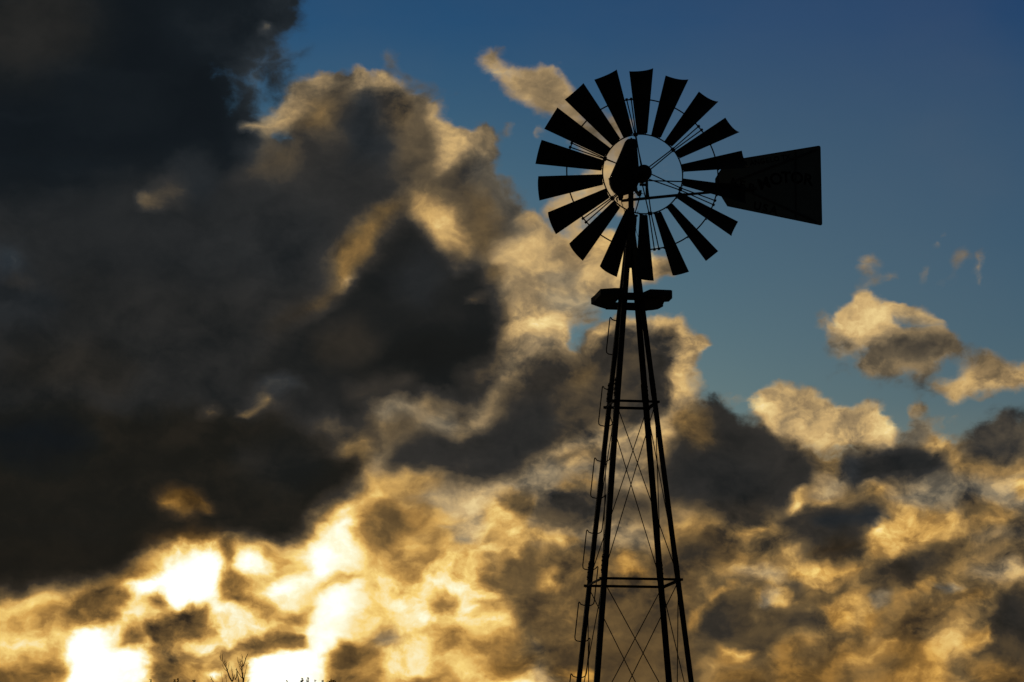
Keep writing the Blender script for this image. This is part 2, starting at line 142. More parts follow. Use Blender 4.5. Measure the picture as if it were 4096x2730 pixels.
    (0.44, 1, 0.245, 0.21, 1, (0.84, 10.57, 0.83, 10.48, 0.74, 10.39, 0.59, 10.32, 0.43, 10.28, 0.30, 10.30, 0.24, 10.35, 0.25, 10.43, 0.34, 10.52, 0.49, 10.59, 0.65, 10.63, 0.78, 10.62)),
    (0.62, 1, 0.6, 0.27, 1, (-2.99, 7.77, -2.26, 7.73, -1.61, 7.60, -1.98, 7.37, -2.71, 7.27, -3.17, 7.36)),
    (0.6, 1, 0.18, 0.31, 1, (-1.52, 7.37, -0.43, 7.51, 0.67, 8.10, 1.87, 8.64, 2.05, 7.91, 1.13, 7.55, 0.03, 7.37, -0.52, 6.83, -1.25, 6.65, -1.98, 7.01)),
    (0.66, 1, 0.4, 0.21, 1, (0.77, 8.10, 1.78, 8.55, 1.96, 8.09, 1.13, 7.82)),
    (0.73, 1, 0.72, 0.31, 1, (-18.21, 4.90, -10.56, 5.16, -9.33, 5.23, -8.28, 5.60, -7.04, 6.33, -6.14, 6.43, -5.60, 6.21, -4.69, 6.22, -4.16, 6.68, -3.62, 7.13, -2.53, 7.28, -1.15, 6.83, -0.51, 6.29, -0.33, 5.48, 0.21, 4.58, 0.65, -1.18, -17.86, -1.12)),
    (0.105, 1, 0.55, 0.33, 1, (-18.43, 8.64, -6.20, 9.22, -4.92, 8.97, -4.00, 8.53, -3.68, 8.17, -3.31, 8.31, -3.08, 7.95, -3.35, 7.54, -3.89, 7.22, -4.43, 6.58, -4.97, 6.35, -5.60, 6.39, -6.15, 6.54, -6.77, 6.38, -7.66, 6.10, -8.28, 5.73, -9.16, 5.45, -9.87, 5.40, -10.39, 5.28, -18.22, 5.01)),
    (0.1, 1, 0.62, 0.31, 1, (-18.29, 6.23, -8.83, 6.39, -6.87, 6.87, -5.97, 6.61, -6.86, 6.38, -7.93, 5.96, -9.25, 5.49, -18.22, 5.07)),
    (0.22, 1, 0.95, 0.23, 1, (-7.67, 6.19, -6.87, 6.65, -6.15, 6.57, -6.41, 6.38, -7.13, 6.33)),
    (0.24, 1, 0.95, 0.17, 1, (-7.38, 7.22, -7.16, 7.45, -6.80, 7.43, -6.48, 7.28, -6.27, 7.10, -6.70, 6.96, -6.92, 6.87, -7.24, 6.96, -7.46, 7.00)),
    (0.38, 1, 0.9, 0.09, 1, (-6.70, 6.95, -6.75, 6.91, -6.88, 6.89, -7.06, 6.90, -7.24, 6.92, -7.37, 6.96, -7.42, 7.00, -7.36, 7.04, -7.23, 7.06, -7.05, 7.06, -6.87, 7.03, -6.74, 6.99)),
    (0.32, 1, 0.9, 0.09, 1, (-6.29, 7.10, -6.32, 7.06, -6.38, 7.04, -6.47, 7.03, -6.56, 7.04, -6.63, 7.06, -6.65, 7.09, -6.63, 7.12, -6.56, 7.15, -6.47, 7.16, -6.38, 7.15, -6.32, 7.13)),
    (0.26, 1, 0.4, 0.14, 1, (-6.14, 9.29, -6.16, 9.23, -6.22, 9.17, -6.33, 9.12, -6.44, 9.09, -6.54, 9.09, -6.58, 9.12, -6.57, 9.17, -6.50, 9.23, -6.40, 9.29, -6.28, 9.32, -6.19, 9.32)),
    (0.37, 1, 0.5, 0.08, 1, (-6.18, 9.26, -6.19, 9.24, -6.23, 9.22, -6.27, 9.21, -6.32, 9.22, -6.35, 9.23, -6.36, 9.26, -6.35, 9.28, -6.32, 9.30, -6.27, 9.30, -6.23, 9.30, -6.20, 9.28)),
    (0.4, 1, 0.5, 0.08, 1, (-5.31, 9.30, -5.34, 9.28, -5.42, 9.24, -5.53, 9.21, -5.65, 9.19, -5.74, 9.19, -5.78, 9.20, -5.75, 9.23, -5.67, 9.26, -5.55, 9.30, -5.44, 9.32, -5.35, 9.32)),
    (0.4, 1, 0.5, 0.07, 1, (-5.25, 9.40, -5.24, 9.38, -5.25, 9.34, -5.28, 9.31, -5.31, 9.29, -5.35, 9.28, -5.37, 9.29, -5.38, 9.32, -5.37, 9.35, -5.34, 9.38, -5.30, 9.40, -5.27, 9.41)),
    (0.22, 1, 0.1, 0.21, 1, (-4.48, 9.53, -4.55, 9.46, -4.73, 9.43, -4.96, 9.44, -5.18, 9.50, -5.33, 9.59, -5.38, 9.68, -5.31, 9.75, -5.13, 9.78, -4.90, 9.77, -4.68, 9.71, -4.53, 9.62)),
    (0.12, 1, 0.4, 0.37, 1, (-3.90, 8.08, -4.03, 7.81, -4.40, 7.60, -4.90, 7.53, -5.40, 7.59, -5.77, 7.79, -5.90, 8.06, -5.78, 8.33, -5.41, 8.53, -4.91, 8.61, -4.41, 8.54, -4.04, 8.35)),
    (0.06, 1, 0.15, 0.42, 1, (-8.80, 8.45, -8.95, 8.27, -9.37, 8.13, -9.95, 8.07, -10.53, 8.10, -10.96, 8.22, -11.12, 8.39, -10.97, 8.58, -10.55, 8.72, -9.97, 8.78, -9.39, 8.75, -8.96, 8.63)),
    (0.13, 1, 0.4, 0.42, 1, (-8.03, 9.91, -8.20, 9.63, -8.69, 9.42, -9.37, 9.33, -10.04, 9.39, -10.53, 9.57, -10.72, 9.83, -10.55, 10.11, -10.07, 10.32, -9.40, 10.41, -8.72, 10.36, -8.22, 10.17)),
    (0.15, 1, 0.3, 0.31, 1, (-3.82, 9.08, -3.90, 8.94, -4.10, 8.84, -4.37, 8.80, -4.64, 8.83, -4.85, 8.93, -4.92, 9.06, -4.85, 9.20, -4.65, 9.30, -4.38, 9.34, -4.10, 9.31, -3.90, 9.21)),
    (0.97, 1, 0.72, 0.25, 1, (-8.18, 5.24, -7.21, 5.97, -6.86, 6.29, -6.32, 6.34, -5.60, 6.12, -4.42, 6.27, -3.98, 6.63, -3.43, 7.00, -3.16, 6.64, -3.29, 5.92, -3.05, 5.20, -3.22, 4.12, -3.70, -1.18, -9.23, -1.17, -9.47, 4.07, -8.95, 4.43, -7.89, 4.53)),
    (0.9, 1, 0.6, 0.15, 1, (-3.21, 6.83, -3.26, 6.66, -3.35, 6.54, -3.45, 6.51, -3.53, 6.57, -3.57, 6.71, -3.57, 6.89, -3.51, 7.07, -3.43, 7.19, -3.33, 7.22, -3.25, 7.16, -3.20, 7.02)),
    (0.86, 1, 0.7, 0.15, 1, (-2.53, 7.34, -2.57, 7.29, -2.70, 7.23, -2.87, 7.18, -3.06, 7.16, -3.19, 7.17, -3.25, 7.21, -3.21, 7.26, -3.08, 7.32, -2.91, 7.36, -2.73, 7.38, -2.59, 7.37)),
    (0.85, 1, 0.7, 0.17, 1, (-0.79, 4.57, -0.87, 4.53, -1.08, 4.53, -1.35, 4.56, -1.61, 4.62, -1.80, 4.69, -1.86, 4.76, -1.78, 4.80, -1.58, 4.80, -1.31, 4.77, -1.04, 4.71, -0.85, 4.64)),
    (0.9, 1, 0.75, 0.17, 1, (-1.53, 4.87, -1.56, 4.76, -1.70, 4.65, -1.91, 4.56, -2.13, 4.53, -2.31, 4.56, -2.40, 4.64, -2.37, 4.75, -2.23, 4.86, -2.01, 4.94, -1.79, 4.98, -1.61, 4.95)),
    (0.84, 1, 0.7, 0.13, 1, (-0.38, 5.11, -0.45, 5.08, -0.66, 5.07, -0.93, 5.09, -1.20, 5.12, -1.39, 5.16, -1.46, 5.21, -1.39, 5.24, -1.19, 5.25, -0.92, 5.23, -0.64, 5.20, -0.45, 5.16)),
    (0.85, 1, 0.7, 0.15, 1, (-2.96, 4.84, -2.98, 4.70, -3.05, 4.61, -3.14, 4.57, -3.23, 4.61, -3.29, 4.70, -3.32, 4.84, -3.30, 4.97, -3.23, 5.07, -3.14, 5.11, -3.05, 5.07, -2.98, 4.97)),
    (1.2, 1, 0.6, 0.23, 1, (-7.98, 5.46, -7.32, 5.62, -6.73, 6.10, -6.44, 6.18, -6.13, 5.90, -6.24, 5.61, -6.26, 5.07, -6.74, 4.99, -7.07, 5.09, -7.16, 5.29, -7.73, 5.19)),
    (1.2, 1, 0.6, 0.17, 1, (-9.24, 2.93, -9.24, 4.20, -9.02, 4.50, -8.66, 4.56, -8.48, 4.33, -8.41, 4.08, -8.03, 4.09, -7.59, 4.03, -7.36, 3.83, -7.40, 3.60, -7.56, 2.94)),
    (1.2, 1, 0.6, 0.19, 1, (-5.48, 2.95, -5.43, 4.00, -4.75, 4.24, -4.20, 4.23, -4.20, 4.56, -4.01, 5.05, -3.55, 5.24, -3.37, 4.93, -3.54, 4.37, -3.82, 4.01, -3.93, 2.96)),
    (1.05, 1, 0.6, 0.15, 1, (-6.30, 5.04, -5.71, 4.96, -5.39, 4.72, -5.75, 4.59, -6.20, 4.75)),
    (1.02, 1, 0.6, 0.15, 1, (-7.24, 4.81, -7.26, 4.75, -7.34, 4.68, -7.46, 4.63, -7.60, 4.61, -7.70, 4.62, -7.75, 4.67, -7.73, 4.74, -7.65, 4.80, -7.53, 4.85, -7.40, 4.87, -7.29, 4.86)),
    (1.08, 1, 0.6, 0.19, 1, (-3.82, 6.02, -3.86, 5.88, -3.97, 5.77, -4.13, 5.73, -4.28, 5.77, -4.40, 5.87, -4.44, 6.02, -4.40, 6.16, -4.29, 6.27, -4.13, 6.31, -3.98, 6.27, -3.87, 6.17)),
    (1, 1, 0.6, 0.17, 1, (-3.32, 5.02, -3.35, 4.75, -3.43, 4.55, -3.54, 4.48, -3.66, 4.55, -3.74, 4.75, -3.77, 5.01, -3.75, 5.28, -3.67, 5.48, -3.55, 5.56, -3.44, 5.48, -3.36, 5.29)),
    (0.95, 1, 0.8, 0.23, 1, (-1.94, 4.84, -1.98, 4.71, -2.11, 4.61, -2.28, 4.57, -2.45, 4.61, -2.58, 4.71, -2.62, 4.84, -2.58, 4.98, -2.45, 5.07, -2.28, 5.11, -2.11, 5.08, -1.98, 4.98)),
    (0.92, 1, 0.7, 0.16, 1, (-5.22, 5.36, -5.23, 5.27, -5.27, 5.21, -5.31, 5.18, -5.36, 5.21, -5.39, 5.27, -5.40, 5.36, -5.39, 5.45, -5.36, 5.52, -5.32, 5.54, -5.27, 5.52, -5.24, 5.45)),
    (0.9, 1, 0.8, 0.21, 1, (-3.96, 5.28, -4.01, 5.19, -4.14, 5.13, -4.32, 5.10, -4.50, 5.12, -4.63, 5.19, -4.68, 5.28, -4.63, 5.37, -4.50, 5.44, -4.32, 5.46, -4.14, 5.44, -4.01, 5.37)),
    (0.88, 1, 0.85, 0.25, 1, (-0.97, 5.48, -1.05, 5.41, -1.29, 5.37, -1.60, 5.35, -1.92, 5.36, -2.15, 5.41, -2.24, 5.47, -2.15, 5.54, -1.92, 5.58, -1.60, 5.60, -1.29, 5.58, -1.05, 5.54)),
    (0.85, 1, 0.85, 0.25, 1, (-2.15, 5.11, -2.21, 4.98, -2.37, 4.88, -2.60, 4.84, -2.82, 4.88, -2.99, 4.97, -3.05, 5.11, -2.99, 5.24, -2.83, 5.34, -2.60, 5.38, -2.37, 5.35, -2.21, 5.25)),
    (0.8, 1, 0.8, 0.21, 1, (-9.41, 4.96, -9.49, 4.87, -9.71, 4.80, -10.02, 4.77, -10.33, 4.79, -10.56, 4.85, -10.64, 4.94, -10.56, 5.03, -10.34, 5.10, -10.03, 5.13, -9.72, 5.11, -9.50, 5.05)),
    (0.9, 1, 0.7, 0.19, 1, (-9.30, 4.29, -9.35, 4.22, -9.48, 4.17, -9.65, 4.15, -9.83, 4.17, -9.96, 4.22, -10.01, 4.29, -9.96, 4.36, -9.83, 4.41, -9.66, 4.43, -9.48, 4.42, -9.35, 4.37)),
    (0.66, 1, 0.75, 0.21, 1, (-9.75, 4.60, -9.81, 4.52, -9.97, 4.46, -10.19, 4.43, -10.41, 4.45, -10.57, 4.51, -10.63, 4.59, -10.57, 4.67, -10.42, 4.73, -10.20, 4.75, -9.98, 4.73, -9.81, 4.68)),
    (1.12, 1, 0.6, 0.17, 1, (-4.10, 5.73, -3.51, 5.69, -3.37, 5.02, -3.59, 4.39, -4.13, 4.25, -4.26, 4.38, -4.12, 5.01)),
    (0.36, 1, 0.75, 0.18, 1, (-9.21, 4.61, -9.23, 4.94, -9.11, 5.21, -8.76, 5.41, -8.23, 5.51, -7.86, 5.17, -7.99, 4.89, -8.34, 4.63, -8.78, 4.52)),
    (0.45, 1, 0.8, 0.19, 1, (-8.45, 5.60, -7.93, 5.87, -7.21, 5.97, -7.47, 5.70, -8.09, 5.47)),
    (0.36, 1, 0.7, 0.16, 1, (-7.42, 4.32, -7.58, 4.54, -7.27, 4.72, -6.92, 4.97, -6.82, 5.08, -6.61, 4.95, -6.34, 4.98, -6.24, 4.64, -6.37, 4.46, -6.82, 4.38, -7.26, 4.20)),
    (0.36, 1, 0.7, 0.15, 1, (-7.55, 4.39, -7.57, 4.30, -7.67, 4.22, -7.81, 4.17, -7.96, 4.17, -8.08, 4.21, -8.14, 4.28, -8.12, 4.37, -8.02, 4.45, -7.88, 4.50, -7.72, 4.51, -7.60, 4.47)),
    (0.46, 1, 0.6, 0.13, 1, (-7.48, 4.09, -6.99, 4.28, -6.55, 4.30, -6.10, 4.19, -5.83, 4.22, -5.52, 4.48, -5.12, 4.56, -4.67, 4.52, -4.31, 4.45, -4.23, 4.30, -4.84, 4.14, -5.41, 4.00, -5.50, 3.66, -5.52, 2.95, -6.25, 2.95, -6.36, 3.57, -6.61, 2.95, -7.32, 2.94, -7.34, 3.74, -7.30, 3.96)),
    (0.37, 1, 0.7, 0.13, 1, (-5.57, 4.38, -5.12, 4.51, -4.40, 4.47, -4.31, 4.31, -4.93, 4.18, -5.43, 4.11, -5.74, 4.15)),
    (0.42, 1, 0.75, 0.21, 1, (-6.00, 3.75, -6.09, 3.61, -6.35, 3.51, -6.71, 3.48, -7.07, 3.51, -7.33, 3.61, -7.43, 3.74, -7.34, 3.87, -7.08, 3.97, -6.72, 4.01, -6.36, 3.98, -6.10, 3.88)),
    (1.02, 1, 0.5, 0.07, 1, (-5.43, 4.36, -5.50, 4.32, -5.67, 4.29, -5.92, 4.26, -6.16, 4.24, -6.34, 4.24, -6.41, 4.26, -6.35, 4.30, -6.17, 4.33, -5.93, 4.36, -5.68, 4.38, -5.50, 4.38)),
    (1.02, 1, 0.5, 0.07, 1, (-5.34, 4.54, -5.35, 4.51, -5.40, 4.46, -5.47, 4.41, -5.55, 4.37, -5.62, 4.35, -5.65, 4.36, -5.64, 4.39, -5.59, 4.44, -5.52, 4.49, -5.44, 4.53, -5.37, 4.55)),
    (0.95, 1, 0.6, 0.09, 1, (-5.96, 3.66, -5.98, 3.62, -6.03, 3.59, -6.09, 3.58, -6.15, 3.59, -6.20, 3.62, -6.21, 3.66, -6.20, 3.70, -6.15, 3.73, -6.09, 3.74, -6.03, 3.73, -5.98, 3.70)),
    (0.42, 1, 0.75, 0.17, 1, (-6.16, 6.43, -5.74, 6.39, -5.85, 5.90, -5.54, 5.45, -5.71, 5.07, -6.07, 5.13, -6.21, 5.44, -6.00, 5.80)),
    (0.5, 1, 0.7, 0.17, 1, (-4.75, 5.86, -4.77, 5.78, -4.89, 5.65, -5.07, 5.53, -5.27, 5.43, -5.44, 5.38, -5.52, 5.41, -5.50, 5.49, -5.39, 5.61, -5.20, 5.74, -5.00, 5.84, -4.83, 5.89)),
    (0.46, 1, 0.75, 0.16, 1, (-5.08, 5.02, -5.13, 4.95, -5.26, 4.91, -5.42, 4.92, -5.58, 4.96, -5.69, 5.04, -5.72, 5.13, -5.66, 5.20, -5.54, 5.24, -5.37, 5.23, -5.22, 5.19, -5.11, 5.11)),
    (0.5, 1, 0.7, 0.19, 1, (-4.22, 4.90, -4.30, 4.81, -4.49, 4.75, -4.76, 4.72, -5.03, 4.74, -5.23, 4.81, -5.31, 4.90, -5.23, 4.99, -5.04, 5.05, -4.77, 5.08, -4.50, 5.06, -4.30, 4.99)),
    (0.5, 1, 0.7, 0.16, 1, (-7.19, 5.18, -7.21, 5.09, -7.27, 5.03, -7.34, 5.00, -7.42, 5.03, -7.48, 5.09, -7.50, 5.18, -7.48, 5.27, -7.43, 5.33, -7.35, 5.36, -7.27, 5.34, -7.22, 5.27)),
    (0.55, 1, 0.75, 0.21, 1, (-4.45, 5.85, -4.54, 5.77, -4.72, 5.76, -4.94, 5.81, -5.14, 5.91, -5.27, 6.03, -5.30, 6.15, -5.21, 6.22, -5.03, 6.23, -4.81, 6.18, -4.60, 6.08, -4.47, 5.96)),
    (0.55, 1, 0.75, 0.19, 1, (-3.44, 5.63, -3.46, 5.56, -3.57, 5.47, -3.74, 5.39, -3.91, 5.34, -4.05, 5.34, -4.12, 5.38, -4.10, 5.46, -3.99, 5.55, -3.82, 5.63, -3.65, 5.67, -3.51, 5.68)),
    (0.44, 1, 0.8, 0.19, 1, (-18.16, 3.92, -9.99, 3.84, -9.56, 4.03, -9.21, 3.72, -9.26, 2.93, -18.09, 2.82)),
    (0.6, 1, 0.75, 0.17, 1, (-10.19, 4.55, -10.22, 4.47, -10.30, 4.41, -10.40, 4.39, -10.52, 4.41, -10.60, 4.46, -10.63, 4.54, -10.60, 4.62, -10.52, 4.68, -10.42, 4.70, -10.31, 4.68, -10.22, 4.63)),
    (0.6, 1, 0.7, 0.21, 1, (-3.24, 6.19, -3.07, 6.82, -2.53, 7.19, -1.98, 7.14, -1.43, 7.01, -1.34, 6.47, -1.51, 5.92, -2.24, 5.74, -2.97, 5.83)),
    (0.38, 1, 0.65, 0.16, 1, (-3.15, 6.37, -3.11, 6.64, -2.89, 6.91, -2.62, 7.14, -2.34, 7.16, -2.16, 6.96, -2.02, 6.78, -2.25, 6.55, -2.52, 6.26, -2.70, 6.01, -3.02, 6.10)),
    (0.42, 1, 0.65, 0.17, 1, (-1.74, 6.06, -1.81, 5.97, -1.99, 5.90, -2.24, 5.88, -2.49, 5.90, -2.68, 5.97, -2.74, 6.06, -2.68, 6.15, -2.49, 6.21, -2.24, 6.24, -1.99, 6.21, -1.81, 6.15)),
    (0.44, 1, 0.65, 0.14, 1, (-1.44, 6.38, -1.47, 6.22, -1.52, 6.10, -1.61, 6.06, -1.69, 6.10, -1.75, 6.22, -1.77, 6.38, -1.75, 6.53, -1.69, 6.65, -1.61, 6.69, -1.53, 6.65, -1.47, 6.53)),
    (0.5, 1, 0.6, 0.13, 1, (-1.65, 6.47, -1.68, 6.41, -1.77, 6.37, -1.88, 6.36, -2.00, 6.37, -2.08, 6.41, -2.11, 6.46, -2.08, 6.52, -2.00, 6.56, -1.88, 6.57, -1.77, 6.56, -1.69, 6.52)),
    (0.5, 1, 0.12, 0.17, 1, (-0.72, 6.49, -0.76, 6.41, -0.87, 6.36, -1.02, 6.34, -1.16, 6.36, -1.27, 6.41, -1.31, 6.48, -1.27, 6.56, -1.16, 6.61, -1.02, 6.63, -0.87, 6.61, -0.76, 6.56)),
    (0.55, 1, 0.1, 0.15, 1, (-0.70, 6.69, -0.76, 6.66, -0.93, 6.63, -1.15, 6.62, -1.38, 6.63, -1.55, 6.66, -1.61, 6.69, -1.55, 6.73, -1.38, 6.76, -1.15, 6.77, -0.93, 6.76, -0.76, 6.73)),
    (0.76, 1, 0.6, 0.21, 1, (-0.61, 6.56, -0.61, 7.10, -0.06, 7.46, 0.49, 7.28, 0.31, 6.65, 0.30, 6.02, -0.24, 5.93)),
    (0.32, 1, 0.5, 0.17, 1, (0.45, 7.03, 0.35, 6.93, 0.18, 6.90, -0.01, 6.95, -0.17, 7.06, -0.25, 7.21, -0.24, 7.35, -0.14, 7.45, 0.03, 7.49, 0.22, 7.44, 0.38, 7.32, 0.46, 7.18)),
    (0.27, 1, 0.4, 0.21, 1, (0.47, 6.88, 0.63, 7.19, 1.22, 7.46, 2.04, 7.55, 2.77, 7.45, 3.51, 7.63, 3.59, 6.91, 2.77, 6.82, 2.04, 6.87, 1.40, 6.65, 0.58, 6.63)),
    (0.62, 1, 0.65, 0.15, 1, (1.49, 6.47, 1.40, 6.42, 1.17, 6.39, 0.85, 6.38, 0.53, 6.39, 0.30, 6.42, 0.21, 6.47, 0.30, 6.51, 0.53, 6.55, 0.85, 6.56, 1.17, 6.55, 1.41, 6.51)),
    (0.58, 1, 0.6, 0.15, 1, (1.85, 7.63, 1.80, 7.58, 1.64, 7.53, 1.42, 7.48, 1.19, 7.45, 1.02, 7.45, 0.95, 7.47, 1.01, 7.52, 1.17, 7.58, 1.39, 7.62, 1.62, 7.65, 1.79, 7.65)),
    (0.31, 1, 0.6, 0.27, 1, (-0.70, 5.66, -0.51, 6.00, 0.21, 6.27, 1.03, 6.33, 2.04, 6.27, 3.49, 6.19, 3.85, 5.64, 3.58, -1.18, 1.10, -1.18, 0.75, 3.77, 0.39, 4.40, -0.10, 4.85, -0.24, 5.30)),
    (0.27, 1, 0.55, 0.26, 1, (0.76, 5.66, 0.69, 5.48, 0.49, 5.34, 0.21, 5.30, -0.06, 5.34, -0.26, 5.48, -0.33, 5.66, -0.26, 5.84, -0.06, 5.97, 0.21, 6.02, 0.49, 5.97, 0.69, 5.84)),
    (0.28, 1, 0.6, 0.31, 1, (1.85, 5.38, 1.75, 5.20, 1.48, 5.07, 1.12, 5.02, 0.76, 5.07, 0.49, 5.21, 0.40, 5.39, 0.49, 5.57, 0.76, 5.70, 1.12, 5.75, 1.49, 5.70, 1.75, 5.56)),
    (0.27, 1, 0.65, 0.31, 1, (2.92, 3.94, 2.78, 3.72, 2.38, 3.56, 1.84, 3.50, 1.30, 3.56, 0.90, 3.72, 0.76, 3.95, 0.90, 4.17, 1.30, 4.34, 1.84, 4.39, 2.38, 4.33, 2.78, 4.17)),
    (0.52, 1, 0.7, 0.17, 1, (0.85, 5.70, 0.83, 5.61, 0.76, 5.54, 0.67, 5.52, 0.58, 5.54, 0.51, 5.61, 0.49, 5.70, 0.51, 5.79, 0.58, 5.86, 0.67, 5.88, 0.76, 5.86, 0.83, 5.79)),
    (0.52, 1, 0.85, 0.13, 1, (2.03, 5.65, 2.11, 6.01, 2.22, 6.27, 2.33, 6.21, 2.31, 5.92, 2.67, 5.74, 2.76, 5.60)),
    (0.46, 1, 0.65, 0.14, 1, (-1.13, 5.23, -1.09, 5.13, -1.14, 5.00, -1.25, 4.87, -1.39, 4.79, -1.53, 4.77, -1.62, 4.82, -1.65, 4.92, -1.61, 5.05, -1.50, 5.18, -1.36, 5.26, -1.22, 5.28)),
    (0.5, 1, 0.65, 0.10, 1, (-0.30, 5.04, -0.35, 5.00, -0.47, 4.98, -0.62, 4.99, -0.77, 5.03, -0.88, 5.09, -0.91, 5.15, -0.86, 5.20, -0.74, 5.22, -0.58, 5.20, -0.44, 5.16, -0.33, 5.10)),
    (0.45, 1, 0.75, 0.17, 1, (-1.19, 3.57, -1.25, 3.47, -1.43, 3.40, -1.68, 3.37, -1.93, 3.40, -2.11, 3.47, -2.18, 3.57, -2.11, 3.67, -1.93, 3.74, -1.69, 3.77, -1.44, 3.74, -1.25, 3.67)),
    (0.52, 1, 0.75, 0.19, 1, (0.05, 4.48, 0.02, 4.37, -0.13, 4.25, -0.36, 4.14, -0.60, 4.08, -0.79, 4.08, -0.89, 4.14, -0.86, 4.24, -0.71, 4.37, -0.48, 4.48, -0.24, 4.54, -0.05, 4.54)),
    (0.56, 1, 0.75, 0.19, 1, (-0.60, 4.40, -0.66, 4.31, -0.83, 4.24, -1.05, 4.22, -1.28, 4.24, -1.45, 4.31, -1.51, 4.40, -1.45, 4.49, -1.28, 4.55, -1.06, 4.58, -0.83, 4.55, -0.66, 4.49)),
    (0.46, 1, 0.85, 0.21, 1, (0.54, 3.95, 0.51, 3.82, 0.35, 3.68, 0.11, 3.56, -0.16, 3.50, -0.37, 3.50, -0.48, 3.59, -0.45, 3.72, -0.29, 3.86, -0.05, 3.98, 0.22, 4.04, 0.43, 4.03)),
    (0.42, 1, 0.75, 0.19, 1, (-3.68, 2.96, -3.72, 4.12, -3.50, 4.41, -3.13, 4.39, -2.84, 4.10, -2.63, 3.81, -2.67, 2.96)),
    (0.62, 1, 0.3, 0.17, 1, (-2.23, 4.39, -2.28, 4.28, -2.41, 4.20, -2.59, 4.17, -2.77, 4.20, -2.90, 4.28, -2.95, 4.39, -2.91, 4.50, -2.78, 4.59, -2.59, 4.62, -2.41, 4.59, -2.28, 4.51)),
    (0.58, 1, 0.9, 0.17, 1, (1.75, 3.59, 1.69, 3.53, 1.52, 3.48, 1.30, 3.46, 1.07, 3.48, 0.90, 3.53, 0.84, 3.59, 0.91, 3.65, 1.07, 3.70, 1.30, 3.71, 1.52, 3.70, 1.69, 3.65)),
    (0.62, 1, 0.95, 0.10, 1, (1.75, 3.63, 1.72, 3.57, 1.63, 3.52, 1.52, 3.51, 1.41, 3.53, 1.33, 3.57, 1.30, 3.63, 1.33, 3.70, 1.41, 3.74, 1.52, 3.76, 1.64, 3.74, 1.72, 3.70)),
    (0.46, 1, 0.35, 0.25, 1, (3.34, 8.99, 3.89, 9.17, 4.25, 8.98, 4.06, 8.35, 3.69, 8.08)),
    (0.16, 1, 0.34, 0.25, 1, (3.52, 8.76, 3.89, 9.12, 4.33, 9.38, 4.53, 9.29, 4.81, 9.02, 5.17, 8.88, 5.53, 8.60, 5.93, 8.39, 6.32, 8.20, 6.33, 7.96, 6.16, 7.60, 5.84, 7.20, 5.45, 7.14, 5.02, 6.94, 4.48, 6.94, 3.86, 7.00, 3.14, 7.27, 3.24, 8.27)),
    (0.33, 1, 0.6, 0.25, 1, (4.24, 8.96, 4.32, 8.71, 4.28, 8.48, 4.13, 8.32, 3.92, 8.28, 3.70, 8.37, 3.53, 8.56, 3.45, 8.80, 3.49, 9.03, 3.64, 9.19, 3.85, 9.23, 4.07, 9.15)),
    (0.24, 1, 0.5, 0.31, 1, (5.32, 7.25, 5.18, 7.07, 4.81, 6.94, 4.32, 6.90, 3.82, 6.95, 3.45, 7.09, 3.32, 7.27, 3.46, 7.45, 3.82, 7.58, 4.33, 7.62, 4.82, 7.57, 5.19, 7.43)),
    (0.32, 1, 0.4, 0.17, 1, (3.86, 7.04, 3.82, 6.96, 3.72, 6.90, 3.59, 6.88, 3.45, 6.90, 3.35, 6.96, 3.32, 7.04, 3.35, 7.13, 3.45, 7.18, 3.59, 7.21, 3.73, 7.18, 3.83, 7.12)),
    (0.52, 0.75, 0.25, 0.15, 1, (6.32, 7.60, 6.33, 7.91, 6.60, 7.95, 6.82, 7.82, 6.59, 7.41, 6.13, 7.33)),
    (0.17, 1, 0.3, 0.23, 1, (6.80, 7.82, 6.87, 8.13, 7.42, 8.37, 8.06, 8.49, 8.68, 8.29, 9.12, 8.00, 9.28, 7.53, 8.97, 7.48, 8.49, 7.72, 7.95, 7.68, 7.31, 7.53, 7.04, 7.57)),
    (0.3, 1, 0.2, 0.21, 1, (9.12, 7.43, 9.04, 7.37, 8.88, 7.36, 8.68, 7.41, 8.51, 7.50, 8.39, 7.62, 8.37, 7.72, 8.46, 7.78, 8.62, 7.79, 8.82, 7.74, 8.99, 7.65, 9.11, 7.53)),
    (0.22, 1, 0.15, 0.21, 1, (7.19, 7.95, 7.11, 7.81, 7.00, 7.73, 6.89, 7.73, 6.82, 7.80, 6.79, 7.93, 6.82, 8.09, 6.90, 8.23, 7.01, 8.31, 7.12, 8.31, 7.20, 8.24, 7.23, 8.11)),
    (0.5, 1, 0.3, 0.10, 1, (8.65, 7.58, 8.59, 7.55, 8.44, 7.56, 8.24, 7.59, 8.05, 7.63, 7.91, 7.69, 7.86, 7.73, 7.92, 7.76, 8.07, 7.76, 8.27, 7.73, 8.47, 7.68, 8.61, 7.62)),
    (0.42, 1, 0.25, 0.13, 1, (8.05, 8.52, 8.02, 8.47, 7.94, 8.41, 7.81, 8.37, 7.67, 8.35, 7.57, 8.36, 7.52, 8.39, 7.55, 8.44, 7.64, 8.50, 7.76, 8.54, 7.90, 8.56, 8.00, 8.56)),
    (0.5, 1, 0.35, 0.10, 1, (7.67, 7.56, 7.64, 7.52, 7.54, 7.49, 7.40, 7.48, 7.27, 7.50, 7.17, 7.53, 7.13, 7.57, 7.17, 7.61, 7.27, 7.64, 7.41, 7.64, 7.54, 7.63, 7.64, 7.60)),
    (0.28, 0.95, 0.15, 0.15, 1, (8.55, 8.69, 8.56, 8.62, 8.53, 8.54, 8.45, 8.45, 8.35, 8.40, 8.26, 8.38, 8.20, 8.41, 8.18, 8.48, 8.22, 8.57, 8.29, 8.65, 8.39, 8.71, 8.49, 8.72)),
